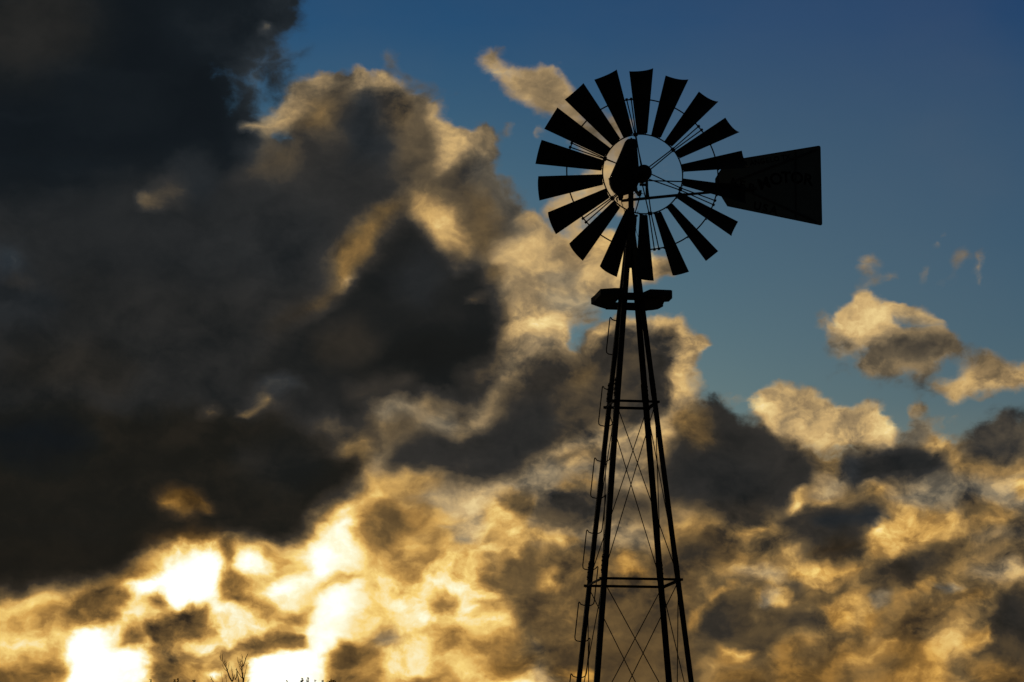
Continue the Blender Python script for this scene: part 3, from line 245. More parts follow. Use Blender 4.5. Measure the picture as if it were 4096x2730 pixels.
    (0.14, 1, 0.25, 0.21, 1, (8.74, 7.96, 8.65, 7.90, 8.44, 7.90, 8.18, 7.95, 7.93, 8.05, 7.76, 8.16, 7.71, 8.26, 7.80, 8.31, 8.01, 8.31, 8.27, 8.26, 8.52, 8.16, 8.70, 8.05)),
    (0.22, 0.92, 0.28, 0.27, 1, (9.48, 8.17, 9.77, 8.65, 10.13, 9.00, 10.49, 8.95, 18.81, 8.49, 18.77, 7.84, 10.19, 8.02)),
    (0.42, 0.9, 0.15, 0.26, 1, (7.76, 7.40, 8.57, 7.56, 9.64, 7.63, 18.75, 7.50, 18.71, 6.73, 9.71, 6.91, 8.64, 7.02)),
    (0.4, 0.8, 0.2, 0.13, 1, (8.71, 8.75, 8.72, 8.66, 8.68, 8.57, 8.59, 8.50, 8.48, 8.46, 8.38, 8.47, 8.31, 8.53, 8.30, 8.62, 8.34, 8.71, 8.43, 8.78, 8.54, 8.81, 8.64, 8.80)),
    (0.56, 0.9, 0.45, 0.13, 1, (9.13, 8.35, 9.09, 8.28, 8.99, 8.22, 8.86, 8.20, 8.72, 8.22, 8.63, 8.29, 8.59, 8.37, 8.63, 8.45, 8.73, 8.50, 8.87, 8.52, 9.00, 8.50, 9.10, 8.44)),
    (0.17, 1, 0.4, 0.27, 1, (5.49, 6.89, 5.77, 7.25, 6.14, 7.36, 6.59, 7.37, 7.13, 7.30, 7.59, 7.11, 7.85, 6.77, 7.78, 6.57, 7.38, 6.42, 7.28, 5.97, 6.73, 5.84, 6.29, 5.98, 6.03, 6.34, 5.58, 6.53)),
    (0.14, 1, 0.12, 0.17, 1, (6.31, 6.88, 6.58, 7.06, 7.03, 6.98, 7.30, 7.09, 7.66, 6.95, 7.79, 6.72, 7.47, 6.64, 7.20, 6.73, 6.75, 6.65, 6.44, 6.74)),
    (0.22, 1, 0.7, 0.19, 1, (7.23, 6.15, 7.17, 6.06, 7.01, 6.00, 6.78, 5.98, 6.56, 6.00, 6.40, 6.07, 6.34, 6.16, 6.40, 6.25, 6.56, 6.31, 6.79, 6.33, 7.01, 6.31, 7.18, 6.24)),
    (0.3, 1, 0.5, 0.21, 1, (5.76, 6.62, 5.71, 6.53, 5.58, 6.46, 5.39, 6.44, 5.21, 6.47, 5.08, 6.53, 5.04, 6.62, 5.09, 6.71, 5.22, 6.78, 5.40, 6.80, 5.58, 6.77, 5.71, 6.71)),
    (0.54, 1, 0.6, 0.17, 1, (7.47, 6.41, 7.88, 6.77, 8.02, 7.01, 8.64, 7.00, 9.00, 6.84, 9.26, 6.56, 8.98, 6.39, 8.45, 6.31, 7.99, 5.96, 7.45, 5.79, 7.32, 6.15)),
    (0.55, 1, 0.6, 0.19, 1, (10.28, 6.81, 10.22, 6.68, 10.05, 6.58, 9.83, 6.55, 9.61, 6.59, 9.45, 6.69, 9.40, 6.83, 9.46, 6.96, 9.63, 7.06, 9.85, 7.09, 10.07, 7.05, 10.23, 6.95)),
    (0.58, 1, 0.6, 0.13, 1, (10.74, 7.29, 10.72, 7.22, 10.65, 7.18, 10.56, 7.16, 10.47, 7.18, 10.41, 7.23, 10.39, 7.30, 10.41, 7.36, 10.48, 7.41, 10.57, 7.43, 10.66, 7.41, 10.72, 7.36)),
    (0.42, 1, 0.35, 0.19, 1, (10.84, 6.44, 10.75, 6.38, 10.49, 6.33, 10.13, 6.32, 9.78, 6.35, 9.52, 6.40, 9.43, 6.47, 9.53, 6.54, 9.79, 6.58, 10.14, 6.59, 10.50, 6.57, 10.75, 6.51)),
    (0.6, 1, 0.8, 0.17, 1, (7.27, 5.70, 7.17, 5.64, 6.91, 5.60, 6.55, 5.58, 6.19, 5.60, 5.93, 5.65, 5.83, 5.72, 5.93, 5.78, 6.19, 5.82, 6.55, 5.83, 6.91, 5.81, 7.17, 5.76)),
    (0.6, 1, 0.8, 0.15, 1, (5.29, 6.28, 5.22, 6.20, 5.00, 6.12, 4.69, 6.05, 4.37, 6.02, 4.14, 6.02, 4.04, 6.07, 4.12, 6.15, 4.34, 6.23, 4.65, 6.30, 4.96, 6.34, 5.20, 6.33)),
    (0.3, 1, 0.6, 0.18, 1, (3.31, 6.46, 3.68, 6.68, 4.22, 6.72, 4.76, 6.45, 4.96, 6.17, 4.57, 6.00, 4.03, 5.82, 3.30, 5.83)),
    (0.24, 1, 0.55, 0.16, 1, (7.35, 5.30, 7.71, 5.50, 8.17, 5.84, 8.53, 6.15, 9.07, 6.30, 9.50, 6.38, 9.37, 5.94, 9.14, 5.51, 8.68, 5.25, 7.97, 5.24)),
    (0.28, 1, 0.5, 0.13, 1, (8.02, 5.38, 7.98, 5.31, 7.86, 5.26, 7.71, 5.25, 7.55, 5.27, 7.44, 5.32, 7.40, 5.39, 7.44, 5.45, 7.56, 5.50, 7.71, 5.52, 7.87, 5.50, 7.98, 5.45)),
    (0.5, 1, 0.25, 0.23, 1, (10.64, 5.74, 10.57, 5.63, 10.37, 5.55, 10.11, 5.52, 9.84, 5.56, 9.65, 5.64, 9.59, 5.76, 9.66, 5.87, 9.86, 5.94, 10.12, 5.97, 10.39, 5.93, 10.58, 5.85)),
    (0.55, 1, 0.2, 0.17, 1, (5.69, 5.63, 5.61, 5.57, 5.42, 5.56, 5.17, 5.58, 4.93, 5.65, 4.77, 5.73, 4.71, 5.81, 4.79, 5.87, 4.98, 5.89, 5.23, 5.86, 5.47, 5.80, 5.64, 5.72)),
    (0.27, 1, 0.55, 0.15, 1, (5.65, 5.49, 5.92, 5.60, 6.28, 5.49, 7.09, 5.54, 7.34, 5.07, 7.07, 4.90, 6.36, 5.07, 5.73, 5.27)),
    (0.22, 1, 0.4, 0.13, 1, (6.19, 5.40, 6.15, 5.33, 6.05, 5.28, 5.91, 5.27, 5.78, 5.29, 5.68, 5.34, 5.65, 5.40, 5.68, 5.47, 5.78, 5.52, 5.92, 5.54, 6.05, 5.52, 6.15, 5.47)),
    (0.46, 1, 0.14, 0.15, 1, (5.56, 5.29, 5.55, 5.22, 5.47, 5.12, 5.34, 5.03, 5.20, 4.97, 5.07, 4.95, 5.01, 4.98, 5.01, 5.06, 5.09, 5.16, 5.22, 5.25, 5.37, 5.31, 5.49, 5.33)),
    (0.46, 1, 0.14, 0.15, 1, (7.88, 5.07, 7.85, 5.01, 7.76, 4.96, 7.65, 4.95, 7.54, 4.96, 7.46, 5.01, 7.43, 5.07, 7.46, 5.14, 7.55, 5.18, 7.66, 5.20, 7.77, 5.18, 7.85, 5.13)),
    (0.46, 1, 0.14, 0.13, 1, (9.35, 5.27, 9.32, 5.23, 9.24, 5.19, 9.13, 5.18, 9.02, 5.20, 8.94, 5.23, 8.91, 5.28, 8.94, 5.32, 9.02, 5.35, 9.13, 5.36, 9.24, 5.35, 9.32, 5.32)),
    (0.58, 1, 0.7, 0.09, 1, (5.80, 5.27, 5.78, 5.24, 5.69, 5.18, 5.57, 5.11, 5.45, 5.07, 5.35, 5.04, 5.31, 5.05, 5.33, 5.09, 5.41, 5.15, 5.53, 5.21, 5.66, 5.26, 5.76, 5.28)),
    (0.6, 1, 0.7, 0.08, 1, (5.07, 5.20, 5.06, 5.12, 5.04, 5.06, 5.01, 5.04, 4.98, 5.06, 4.97, 5.12, 4.96, 5.20, 4.97, 5.29, 4.99, 5.34, 5.02, 5.37, 5.04, 5.34, 5.06, 5.28)),
    (0.23, 1, 0.5, 0.19, 1, (3.83, 4.03, 3.74, 4.66, 4.06, 5.01, 4.56, 5.28, 4.88, 5.19, 5.05, 4.78, 5.55, 5.07, 6.09, 5.04, 6.49, 4.82, 6.35, 4.50, 5.81, 4.33, 5.35, 3.84, 4.72, 3.85)),
    (0.42, 1, 0.8, 0.15, 1, (5.17, 4.10, 5.10, 4.04, 4.91, 3.98, 4.65, 3.92, 4.38, 3.89, 4.18, 3.88, 4.10, 3.92, 4.17, 3.97, 4.36, 4.04, 4.62, 4.09, 4.89, 4.13, 5.09, 4.13)),
    (0.6, 1, 0.8, 0.09, 1, (3.95, 4.66, 3.89, 4.55, 3.82, 4.47, 3.74, 4.47, 3.70, 4.52, 3.69, 4.62, 3.72, 4.74, 3.78, 4.86, 3.85, 4.93, 3.92, 4.94, 3.97, 4.88, 3.98, 4.78)),
    (0.62, 1, 0.85, 0.17, 1, (6.54, 4.99, 7.43, 4.98, 7.78, 4.80, 7.33, 4.45, 6.71, 4.63)),
    (0.5, 1, 0.5, 0.13, 1, (7.28, 4.69, 7.22, 4.57, 7.16, 4.49, 7.10, 4.47, 7.08, 4.52, 7.08, 4.62, 7.12, 4.75, 7.18, 4.87, 7.24, 4.95, 7.30, 4.97, 7.33, 4.92, 7.32, 4.82)),
    (0.32, 1, 0.7, 0.21, 1, (8.96, 4.91, 8.94, 4.73, 8.74, 4.52, 8.44, 4.33, 8.09, 4.23, 7.81, 4.22, 7.66, 4.32, 7.68, 4.50, 7.88, 4.72, 8.19, 4.90, 8.53, 5.01, 8.81, 5.01)),
    (0.55, 1, 0.8, 0.15, 1, (9.90, 5.22, 9.82, 5.16, 9.57, 5.06, 9.23, 4.96, 8.88, 4.89, 8.62, 4.86, 8.52, 4.88, 8.60, 4.94, 8.85, 5.04, 9.19, 5.14, 9.54, 5.21, 9.80, 5.24)),
    (0.2, 1, 0.5, 0.19, 1, (9.45, 4.07, 9.73, 4.69, 10.01, 5.22, 10.28, 5.43, 18.62, 5.36, 18.47, 2.81, 9.59, 2.92)),
    (0.45, 1, 0.9, 0.13, 1, (9.62, 4.30, 9.63, 4.24, 9.59, 4.16, 9.51, 4.08, 9.42, 4.02, 9.33, 4.00, 9.28, 4.02, 9.27, 4.08, 9.31, 4.16, 9.38, 4.24, 9.48, 4.30, 9.57, 4.32)),
    (0.48, 1, 0.9, 0.13, 1, (10.13, 3.65, 10.08, 3.62, 9.95, 3.62, 9.77, 3.65, 9.60, 3.69, 9.48, 3.74, 9.44, 3.78, 9.50, 3.81, 9.63, 3.81, 9.80, 3.78, 9.97, 3.74, 10.09, 3.69)),
    (0.47, 1, 0.85, 0.25, 1, (5.44, 3.93, 6.52, 4.28, 7.86, 4.36, 9.00, 4.08, 9.37, -1.16, 5.17, -1.18)),
    (0.42, 1, 0.85, 0.19, 1, (6.34, 4.10, 6.29, 4.01, 6.16, 3.95, 5.98, 3.93, 5.80, 3.95, 5.67, 4.02, 5.62, 4.11, 5.67, 4.20, 5.81, 4.26, 5.99, 4.28, 6.16, 4.26, 6.29, 4.19)),
    (0.4, 1, 0.85, 0.23, 1, (8.64, 4.08, 8.59, 3.96, 8.41, 3.85, 8.15, 3.78, 7.88, 3.76, 7.68, 3.81, 7.59, 3.91, 7.65, 4.03, 7.83, 4.14, 8.09, 4.22, 8.35, 4.23, 8.56, 4.18)),
    (0.36, 1, 0.85, 0.23, 1, (5.35, 3.57, 5.26, 3.46, 5.03, 3.38, 4.71, 3.36, 4.40, 3.39, 4.17, 3.47, 4.09, 3.58, 4.18, 3.69, 4.41, 3.77, 4.72, 3.80, 5.03, 3.77, 5.26, 3.69)),
    (0.34, 1, 0.8, 0.23, 1, (10.57, 3.53, 10.49, 3.40, 10.30, 3.30, 10.04, 3.27, 9.77, 3.31, 9.58, 3.41, 9.52, 3.54, 9.59, 3.67, 9.79, 3.77, 10.05, 3.80, 10.31, 3.76, 10.50, 3.66)),
    (0.33, 1, 0.6, 0.23, 1, (6.76, 4.25, 6.74, 4.14, 6.61, 4.02, 6.40, 3.92, 6.18, 3.87, 6.00, 3.88, 5.92, 3.95, 5.94, 4.07, 6.07, 4.19, 6.28, 4.29, 6.50, 4.34, 6.67, 4.32)),
    (0.35, 1, 0.5, 0.21, 1, (5.62, 6.35, 5.56, 6.24, 5.41, 6.16, 5.21, 6.13, 5.01, 6.16, 4.86, 6.24, 4.81, 6.36, 4.86, 6.47, 5.01, 6.55, 5.22, 6.58, 5.42, 6.54, 5.57, 6.46)),
    (0.33, 1, 0.45, 0.17, 1, (5.18, 5.61, 5.15, 5.52, 5.00, 5.42, 4.79, 5.35, 4.56, 5.31, 4.39, 5.33, 4.31, 5.39, 4.35, 5.48, 4.49, 5.58, 4.71, 5.66, 4.93, 5.69, 5.11, 5.68)),
    (0.58, 1, 0.7, 0.09, 1, (4.66, 5.45, 4.64, 5.41, 4.55, 5.33, 4.41, 5.24, 4.27, 5.17, 4.16, 5.14, 4.11, 5.14, 4.13, 5.19, 4.22, 5.27, 4.35, 5.35, 4.49, 5.42, 4.61, 5.46)),
    (0.56, 1, 0.65, 0.09, 1, (6.81, 5.42, 6.76, 5.40, 6.63, 5.40, 6.45, 5.41, 6.27, 5.43, 6.14, 5.46, 6.10, 5.49, 6.15, 5.52, 6.28, 5.52, 6.46, 5.51, 6.64, 5.49, 6.77, 5.46)),
    (0.57, 1, 0.65, 0.09, 1, (8.51, 6.36, 8.48, 6.30, 8.37, 6.20, 8.21, 6.08, 8.04, 5.98, 7.90, 5.91, 7.84, 5.91, 7.87, 5.97, 7.98, 6.07, 8.14, 6.19, 8.31, 6.29, 8.45, 6.36)),
    (0.34, 1, 0.5, 0.21, 1, (10.07, 6.99, 10.01, 6.90, 9.84, 6.83, 9.62, 6.81, 9.40, 6.84, 9.24, 6.91, 9.18, 7.01, 9.24, 7.11, 9.41, 7.18, 9.63, 7.20, 9.85, 7.17, 10.01, 7.09)),
    (0.34, 1, 0.45, 0.19, 1, (10.48, 6.09, 10.41, 6.03, 10.21, 5.98, 9.95, 5.96, 9.68, 5.99, 9.49, 6.04, 9.42, 6.11, 9.49, 6.18, 9.69, 6.23, 9.96, 6.25, 10.22, 6.22, 10.41, 6.17)),
    (0.33, 1, 0.6, 0.23, 1, (7.92, 3.96, 7.87, 3.86, 7.70, 3.74, 7.45, 3.65, 7.18, 3.61, 6.97, 3.62, 6.88, 3.69, 6.93, 3.80, 7.11, 3.91, 7.36, 4.00, 7.63, 4.04, 7.83, 4.03)),
    (0.3, 1, 0.6, 0.23, 1, (9.25, 4.96, 9.27, 4.82, 9.20, 4.67, 9.06, 4.56, 8.89, 4.50, 8.73, 4.52, 8.63, 4.61, 8.60, 4.75, 8.67, 4.90, 8.81, 5.02, 8.98, 5.08, 9.14, 5.05)),
    (0.58, 1, 0.7, 0.10, 1, (7.92, 4.27, 7.86, 4.21, 7.68, 4.12, 7.43, 4.03, 7.18, 3.95, 6.98, 3.91, 6.90, 3.92, 6.96, 3.97, 7.14, 4.06, 7.39, 4.16, 7.64, 4.24, 7.84, 4.28)),
    (0.56, 1, 0.75, 0.09, 1, (9.08, 5.49, 9.01, 5.43, 8.81, 5.32, 8.53, 5.18, 8.24, 5.06, 8.02, 4.99, 7.94, 4.98, 8.00, 5.04, 8.20, 5.16, 8.48, 5.29, 8.77, 5.41, 8.99, 5.49)),
    (0.36, 1, 0.5, 0.26, 1, (4.55, 4.38, 4.50, 4.29, 4.37, 4.23, 4.19, 4.21, 4.01, 4.23, 3.88, 4.30, 3.83, 4.39, 3.88, 4.48, 4.01, 4.54, 4.19, 4.56, 4.37, 4.54, 4.50, 4.47)),
    (0.6, 1, 0.8, 0.08, 1, (9.81, 4.21, 9.77, 4.13, 9.71, 4.08, 9.65, 4.08, 9.61, 4.12, 9.60, 4.20, 9.62, 4.28, 9.66, 4.36, 9.72, 4.41, 9.78, 4.41, 9.82, 4.37, 9.83, 4.30)),
    (0.56, 1, 0.7, 0.09, 1, (4.28, 5.20, 4.28, 5.16, 4.23, 5.09, 4.15, 5.01, 4.06, 4.94, 3.98, 4.91, 3.93, 4.91, 3.94, 4.96, 3.99, 5.03, 4.07, 5.11, 4.16, 5.17, 4.24, 5.21)),
    (0.56, 1, 0.6, 0.08, 1, (10.67, 7.43, 10.65, 7.36, 10.59, 7.32, 10.52, 7.30, 10.45, 7.32, 10.40, 7.37, 10.38, 7.43, 10.40, 7.49, 10.46, 7.54, 10.53, 7.55, 10.60, 7.53, 10.65, 7.49)),
    (0.58, 1, 0.5, 0.09, 1, (6.58, 7.33, 6.55, 7.29, 6.46, 7.26, 6.32, 7.23, 6.19, 7.22, 6.09, 7.22, 6.05, 7.24, 6.08, 7.27, 6.17, 7.31, 6.31, 7.34, 6.44, 7.35, 6.54, 7.35)),
    (0.56, 1, 0.5, 0.10, 1, (6.08, 7.35, 5.99, 7.24, 5.90, 7.19, 5.82, 7.19, 5.77, 7.26, 5.78, 7.37, 5.83, 7.50, 5.92, 7.60, 6.02, 7.66, 6.10, 7.66, 6.14, 7.59, 6.13, 7.48)),
    (0.6, 1, 0.7, 0.14, 1, (7.38, 6.64, 7.83, 6.86, 8.11, 6.99, 8.64, 6.95, 9.13, 6.74, 8.99, 6.52, 8.45, 6.40, 8.00, 6.14, 7.54, 5.97)),
    (0.15, 1, 0.3, 0.27, 1, (5.24, 7.70, 5.11, 7.43, 4.77, 7.24, 4.32, 7.17, 3.87, 7.25, 3.53, 7.45, 3.42, 7.72, 3.54, 7.99, 3.88, 8.19, 4.33, 8.26, 4.79, 8.18, 5.12, 7.98)),
    (0.19, 1, 0.45, 0.19, 1, (9.14, 6.14, 9.16, 6.00, 9.08, 5.84, 8.92, 5.71, 8.73, 5.65, 8.55, 5.66, 8.44, 5.75, 8.42, 5.89, 8.51, 6.05, 8.67, 6.18, 8.86, 6.25, 9.03, 6.23)),
    (0.19, 1, 0.45, 0.19, 1, (6.53, 4.73, 6.47, 4.64, 6.30, 4.57, 6.08, 4.55, 5.86, 4.58, 5.69, 4.64, 5.63, 4.73, 5.70, 4.82, 5.86, 4.89, 6.09, 4.91, 6.31, 4.88, 6.47, 4.82)),
    (0.2, 1, 0.45, 0.17, 1, (4.64, 4.65, 4.59, 4.49, 4.46, 4.38, 4.28, 4.34, 4.10, 4.38, 3.97, 4.50, 3.92, 4.66, 3.97, 4.81, 4.11, 4.93, 4.29, 4.97, 4.47, 4.92, 4.60, 4.81)),
    (0.16, 1, 0.4, 0.23, 1, (10.61, 4.76, 10.57, 4.54, 10.47, 4.38, 10.33, 4.33, 10.20, 4.39, 10.11, 4.55, 10.08, 4.77, 10.13, 4.99, 10.23, 5.15, 10.36, 5.21, 10.49, 5.15, 10.58, 4.98)),
    (0.2, 1, 0.5, 0.19, 1, (4.30, 6.18, 4.24, 6.09, 4.08, 6.03, 3.85, 6.00, 3.62, 6.03, 3.46, 6.10, 3.40, 6.19, 3.46, 6.28, 3.63, 6.34, 3.85, 6.36, 4.08, 6.34, 4.25, 6.27)),
    (0.58, 1, 0.55, 0.10, 1, (7.84, 7.42, 7.79, 7.39, 7.65, 7.39, 7.48, 7.41, 7.30, 7.46, 7.18, 7.51, 7.14, 7.56, 7.19, 7.59, 7.33, 7.59, 7.51, 7.57, 7.68, 7.52, 7.80, 7.47)),
    (0.6, 1, 0.6, 0.10, 1, (5.28, 6.82, 5.25, 6.77, 5.14, 6.69, 4.98, 6.60, 4.81, 6.54, 4.67, 6.51, 4.62, 6.52, 4.65, 6.57, 4.76, 6.65, 4.92, 6.74, 5.09, 6.80, 5.22, 6.83)),
    (0.62, 1, 0.75, 0.13, 1, (7.42, 5.24, 7.38, 5.18, 7.27, 5.11, 7.11, 5.04, 6.93, 4.99, 6.80, 4.98, 6.74, 5.00, 6.77, 5.06, 6.88, 5.14, 7.05, 5.21, 7.22, 5.25, 7.36, 5.27)),
    (0.6, 1, 0.8, 0.13, 1, (5.00, 4.11, 4.95, 4.07, 4.81, 4.04, 4.63, 4.02, 4.46, 4.04, 4.32, 4.07, 4.28, 4.12, 4.33, 4.16, 4.46, 4.19, 4.64, 4.20, 4.82, 4.19, 4.95, 4.16)),
    (0.3, 0.35, 0.25, 0.31, 1, (6.64, 9.76, 7.19, 10.11, 8.45, 9.90, 8.99, 9.61, 7.99, 9.46)),
    (0.61, 0.96, 0.28, 0.13, 1, (6.70, 10.52, 6.83, 10.97, 6.90, 11.23, 7.24, 11.26, 7.36, 11.49, 7.66, 11.52, 7.86, 11.29, 8.31, 11.34, 8.66, 11.24, 8.92, 10.87, 8.77, 10.81, 8.35, 11.05, 8.08, 10.97, 8.11, 10.70, 7.84, 10.43, 7.47, 10.44, 7.20, 10.33, 6.88, 10.25)),
    (0.4, 0.95, 0.3, 0.17, 1, (7.19, 10.15, 7.65, 10.41, 8.11, 10.63, 8.65, 10.59, 9.07, 10.72, 9.19, 10.49, 8.87, 10.25, 8.45, 9.90, 7.91, 9.89, 7.32, 9.88)),
    (0.54, 1, 0.315, 0.09, 1, (9.02, 10.72, 8.95, 10.67, 8.75, 10.63, 8.48, 10.61, 8.21, 10.60, 8.01, 10.62, 7.93, 10.65, 8.00, 10.70, 8.20, 10.74, 8.47, 10.77, 8.74, 10.77, 8.94, 10.76)),
    (0.45, 0.75, 0.14, 0.15, 1, (8.66, 10.88, 8.61, 10.83, 8.51, 10.81, 8.37, 10.83, 8.24, 10.87, 8.15, 10.93, 8.13, 10.99, 8.17, 11.03, 8.28, 11.05, 8.41, 11.04, 8.54, 11.00, 8.63, 10.94)),
    (0.5, 0.6, 0.28, 0.11, 1, (6.76, 10.95, 6.72, 10.86, 6.67, 10.81, 6.61, 10.80, 6.57, 10.84, 6.56, 10.91, 6.57, 11.00, 6.61, 11.09, 6.66, 11.14, 6.72, 11.15, 6.76, 11.11, 6.77, 11.04)),
    (0.5, 0.5, 0.245, 0.19, 1, (7.20, 10.38, 7.16, 10.27, 7.06, 10.18, 6.92, 10.16, 6.78, 10.19, 6.69, 10.28, 6.65, 10.39, 6.69, 10.50, 6.79, 10.58, 6.93, 10.61, 7.07, 10.58, 7.16, 10.49)),
    (0.55, 0.85, 0.35, 0.23, 1, (8.70, 9.80, 9.18, 9.88, 9.36, 10.12, 9.73, 10.31, 10.08, 10.17, 10.52, 10.02, 18.88, 9.66, 18.85, 9.22, 10.32, 9.40, 9.70, 9.49, 9.25, 9.29, 8.90, 9.57)),
    (0.4, 0.9, 0.3, 0.15, 1, (10.24, 9.44, 10.18, 9.39, 10.06, 9.37, 9.89, 9.37, 9.72, 9.41, 9.60, 9.46, 9.56, 9.52, 9.61, 9.57, 9.74, 9.59, 9.91, 9.59, 10.08, 9.55, 10.20, 9.50)),
    (0.4, 0.6, 0.35, 0.19, 1, (9.79, 10.17, 9.71, 10.13, 9.51, 10.14, 9.24, 10.20, 8.99, 10.30, 8.81, 10.40, 8.76, 10.48, 8.85, 10.52, 9.05, 10.51, 9.31, 10.44, 9.57, 10.35, 9.74, 10.25)),
    (0.6, 0.97, 0.294, 0.15, 1, (5.01, 9.31, 5.25, 9.58, 5.63, 9.69, 6.18, 9.59, 6.58, 9.33, 7.06, 9.15, 7.25, 9.29, 7.53, 9.24, 7.80, 9.01, 8.08, 8.76, 7.92, 8.45, 7.16, 8.58, 6.43, 8.48, 5.98, 8.51, 5.53, 8.74, 5.17, 8.95)),
    (0.52, 1, 0.315, 0.14, 1, (6.45, 9.23, 6.38, 9.18, 6.26, 9.16, 6.12, 9.20, 5.99, 9.27, 5.91, 9.35, 5.90, 9.44, 5.97, 9.49, 6.08, 9.50, 6.23, 9.47, 6.36, 9.40, 6.44, 9.31)),
    (0.54, 1, 0.28, 0.15, 1, (6.07, 8.82, 6.02, 8.76, 5.89, 8.71, 5.71, 8.70, 5.53, 8.72, 5.39, 8.77, 5.35, 8.83, 5.40, 8.89, 5.53, 8.94, 5.71, 8.95, 5.89, 8.93, 6.03, 8.88)),
    (0.5, 0.8, 0.315, 0.09, 1, (8.60, 9.17, 8.57, 9.10, 8.51, 9.04, 8.43, 9.03, 8.35, 9.05, 8.29, 9.11, 8.27, 9.18, 8.30, 9.26, 8.36, 9.31, 8.44, 9.33, 8.52, 9.31, 8.58, 9.25)),
    (0.45, 0.5, 0.28, 0.13, 1, (8.50, 8.95, 8.49, 8.87, 8.46, 8.81, 8.42, 8.79, 8.39, 8.81, 8.36, 8.87, 8.36, 8.96, 8.37, 9.04, 8.40, 9.09, 8.43, 9.12, 8.47, 9.09, 8.49, 9.03)),
    (0.5, 0.5, 0.28, 0.15, 1, (4.98, 9.29, 4.94, 9.25, 4.83, 9.23, 4.70, 9.25, 4.57, 9.29, 4.47, 9.34, 4.45, 9.39, 4.49, 9.43, 4.60, 9.44, 4.73, 9.43, 4.86, 9.39, 4.96, 9.34)),
    (0.5, 0.4, 0.28, 0.17, 1, (9.50, 8.88, 9.44, 8.84, 9.28, 8.81, 9.05, 8.80, 8.83, 8.82, 8.67, 8.86, 8.61, 8.91, 8.67, 8.95, 8.83, 8.98, 9.06, 8.98, 9.28, 8.97, 9.45, 8.93)),
    (0.5, 0.7, 0.315, 0.15, 1, (4.15, 9.71, 4.13, 9.53, 4.07, 9.39, 3.98, 9.35, 3.90, 9.40, 3.84, 9.53, 3.82, 9.71, 3.85, 9.89, 3.91, 10.02, 3.99, 10.07, 4.07, 10.02, 4.13, 9.89)),
    (0.55, 0.75, 0.35, 0.15, 1, (3.46, 12.07, 3.41, 11.99, 3.28, 11.93, 3.09, 11.91, 2.91, 11.94, 2.77, 12.00, 2.72, 12.08, 2.77, 12.16, 2.91, 12.22, 3.10, 12.24, 3.28, 12.21, 3.42, 12.15)),
    (0.5, 0.6, 0.315, 0.19, 1, (1.79, 11.00, 1.74, 10.91, 1.60, 10.84, 1.42, 10.82, 1.23, 10.84, 1.10, 10.91, 1.05, 11.00, 1.10, 11.09, 1.24, 11.16, 1.42, 11.18, 1.61, 11.16, 1.74, 11.09)),
    (0.5, 0.55, 0.28, 0.15, 1, (1.66, 11.23, 1.66, 11.16, 1.59, 11.08, 1.48, 11.00, 1.35, 10.94, 1.24, 10.93, 1.18, 10.95, 1.18, 11.02, 1.25, 11.10, 1.37, 11.18, 1.49, 11.24, 1.60, 11.25)),
    (0.6, 0.95, 0.35, 0.23, 1, (3.19, 12.26, 3.11, 12.12, 2.91, 12.02, 2.63, 11.99, 2.35, 12.03, 2.15, 12.13, 2.08, 12.27, 2.15, 12.40, 2.36, 12.50, 2.63, 12.53, 2.91, 12.49, 3.12, 12.39)),
    (0.55, 0.75, 0.35, 0.23, 1, (1.61, 13.28, 1.52, 13.11, 1.32, 13.01, 1.09, 13.00, 0.87, 13.09, 0.72, 13.25, 0.69, 13.44, 0.79, 13.61, 0.98, 13.71, 1.22, 13.72, 1.44, 13.63, 1.58, 13.47)),
    (0.55, 0.8, 0.35, 0.19, 1, (2.50, 13.44, 2.47, 13.21, 2.38, 13.05, 2.27, 12.99, 2.15, 13.05, 2.07, 13.22, 2.04, 13.44, 2.07, 13.67, 2.16, 13.84, 2.27, 13.89, 2.39, 13.83, 2.47, 13.67)),
    (0.6, 0.95, 0.35, 0.26, 1, (2.26, 12.63, 2.18, 12.45, 1.94, 12.32, 1.61, 12.27, 1.29, 12.32, 1.05, 12.45, 0.96, 12.63, 1.05, 12.82, 1.29, 12.95, 1.62, 12.99, 1.94, 12.94, 2.18, 12.81)),
    (0.62, 0.95, 0.35, 0.21, 1, (0.45, 13.27, 0.42, 13.18, 0.34, 13.11, 0.22, 13.09, 0.10, 13.11, 0.02, 13.18, -0.01, 13.27, 0.02, 13.36, 0.10, 13.43, 0.22, 13.45, 0.34, 13.43, 0.42, 13.36)),
]
AZ0, AZ1, EL0, EL1 = -13.0, 13.0, 1.5, 20.0
NU, NV = 224, 128

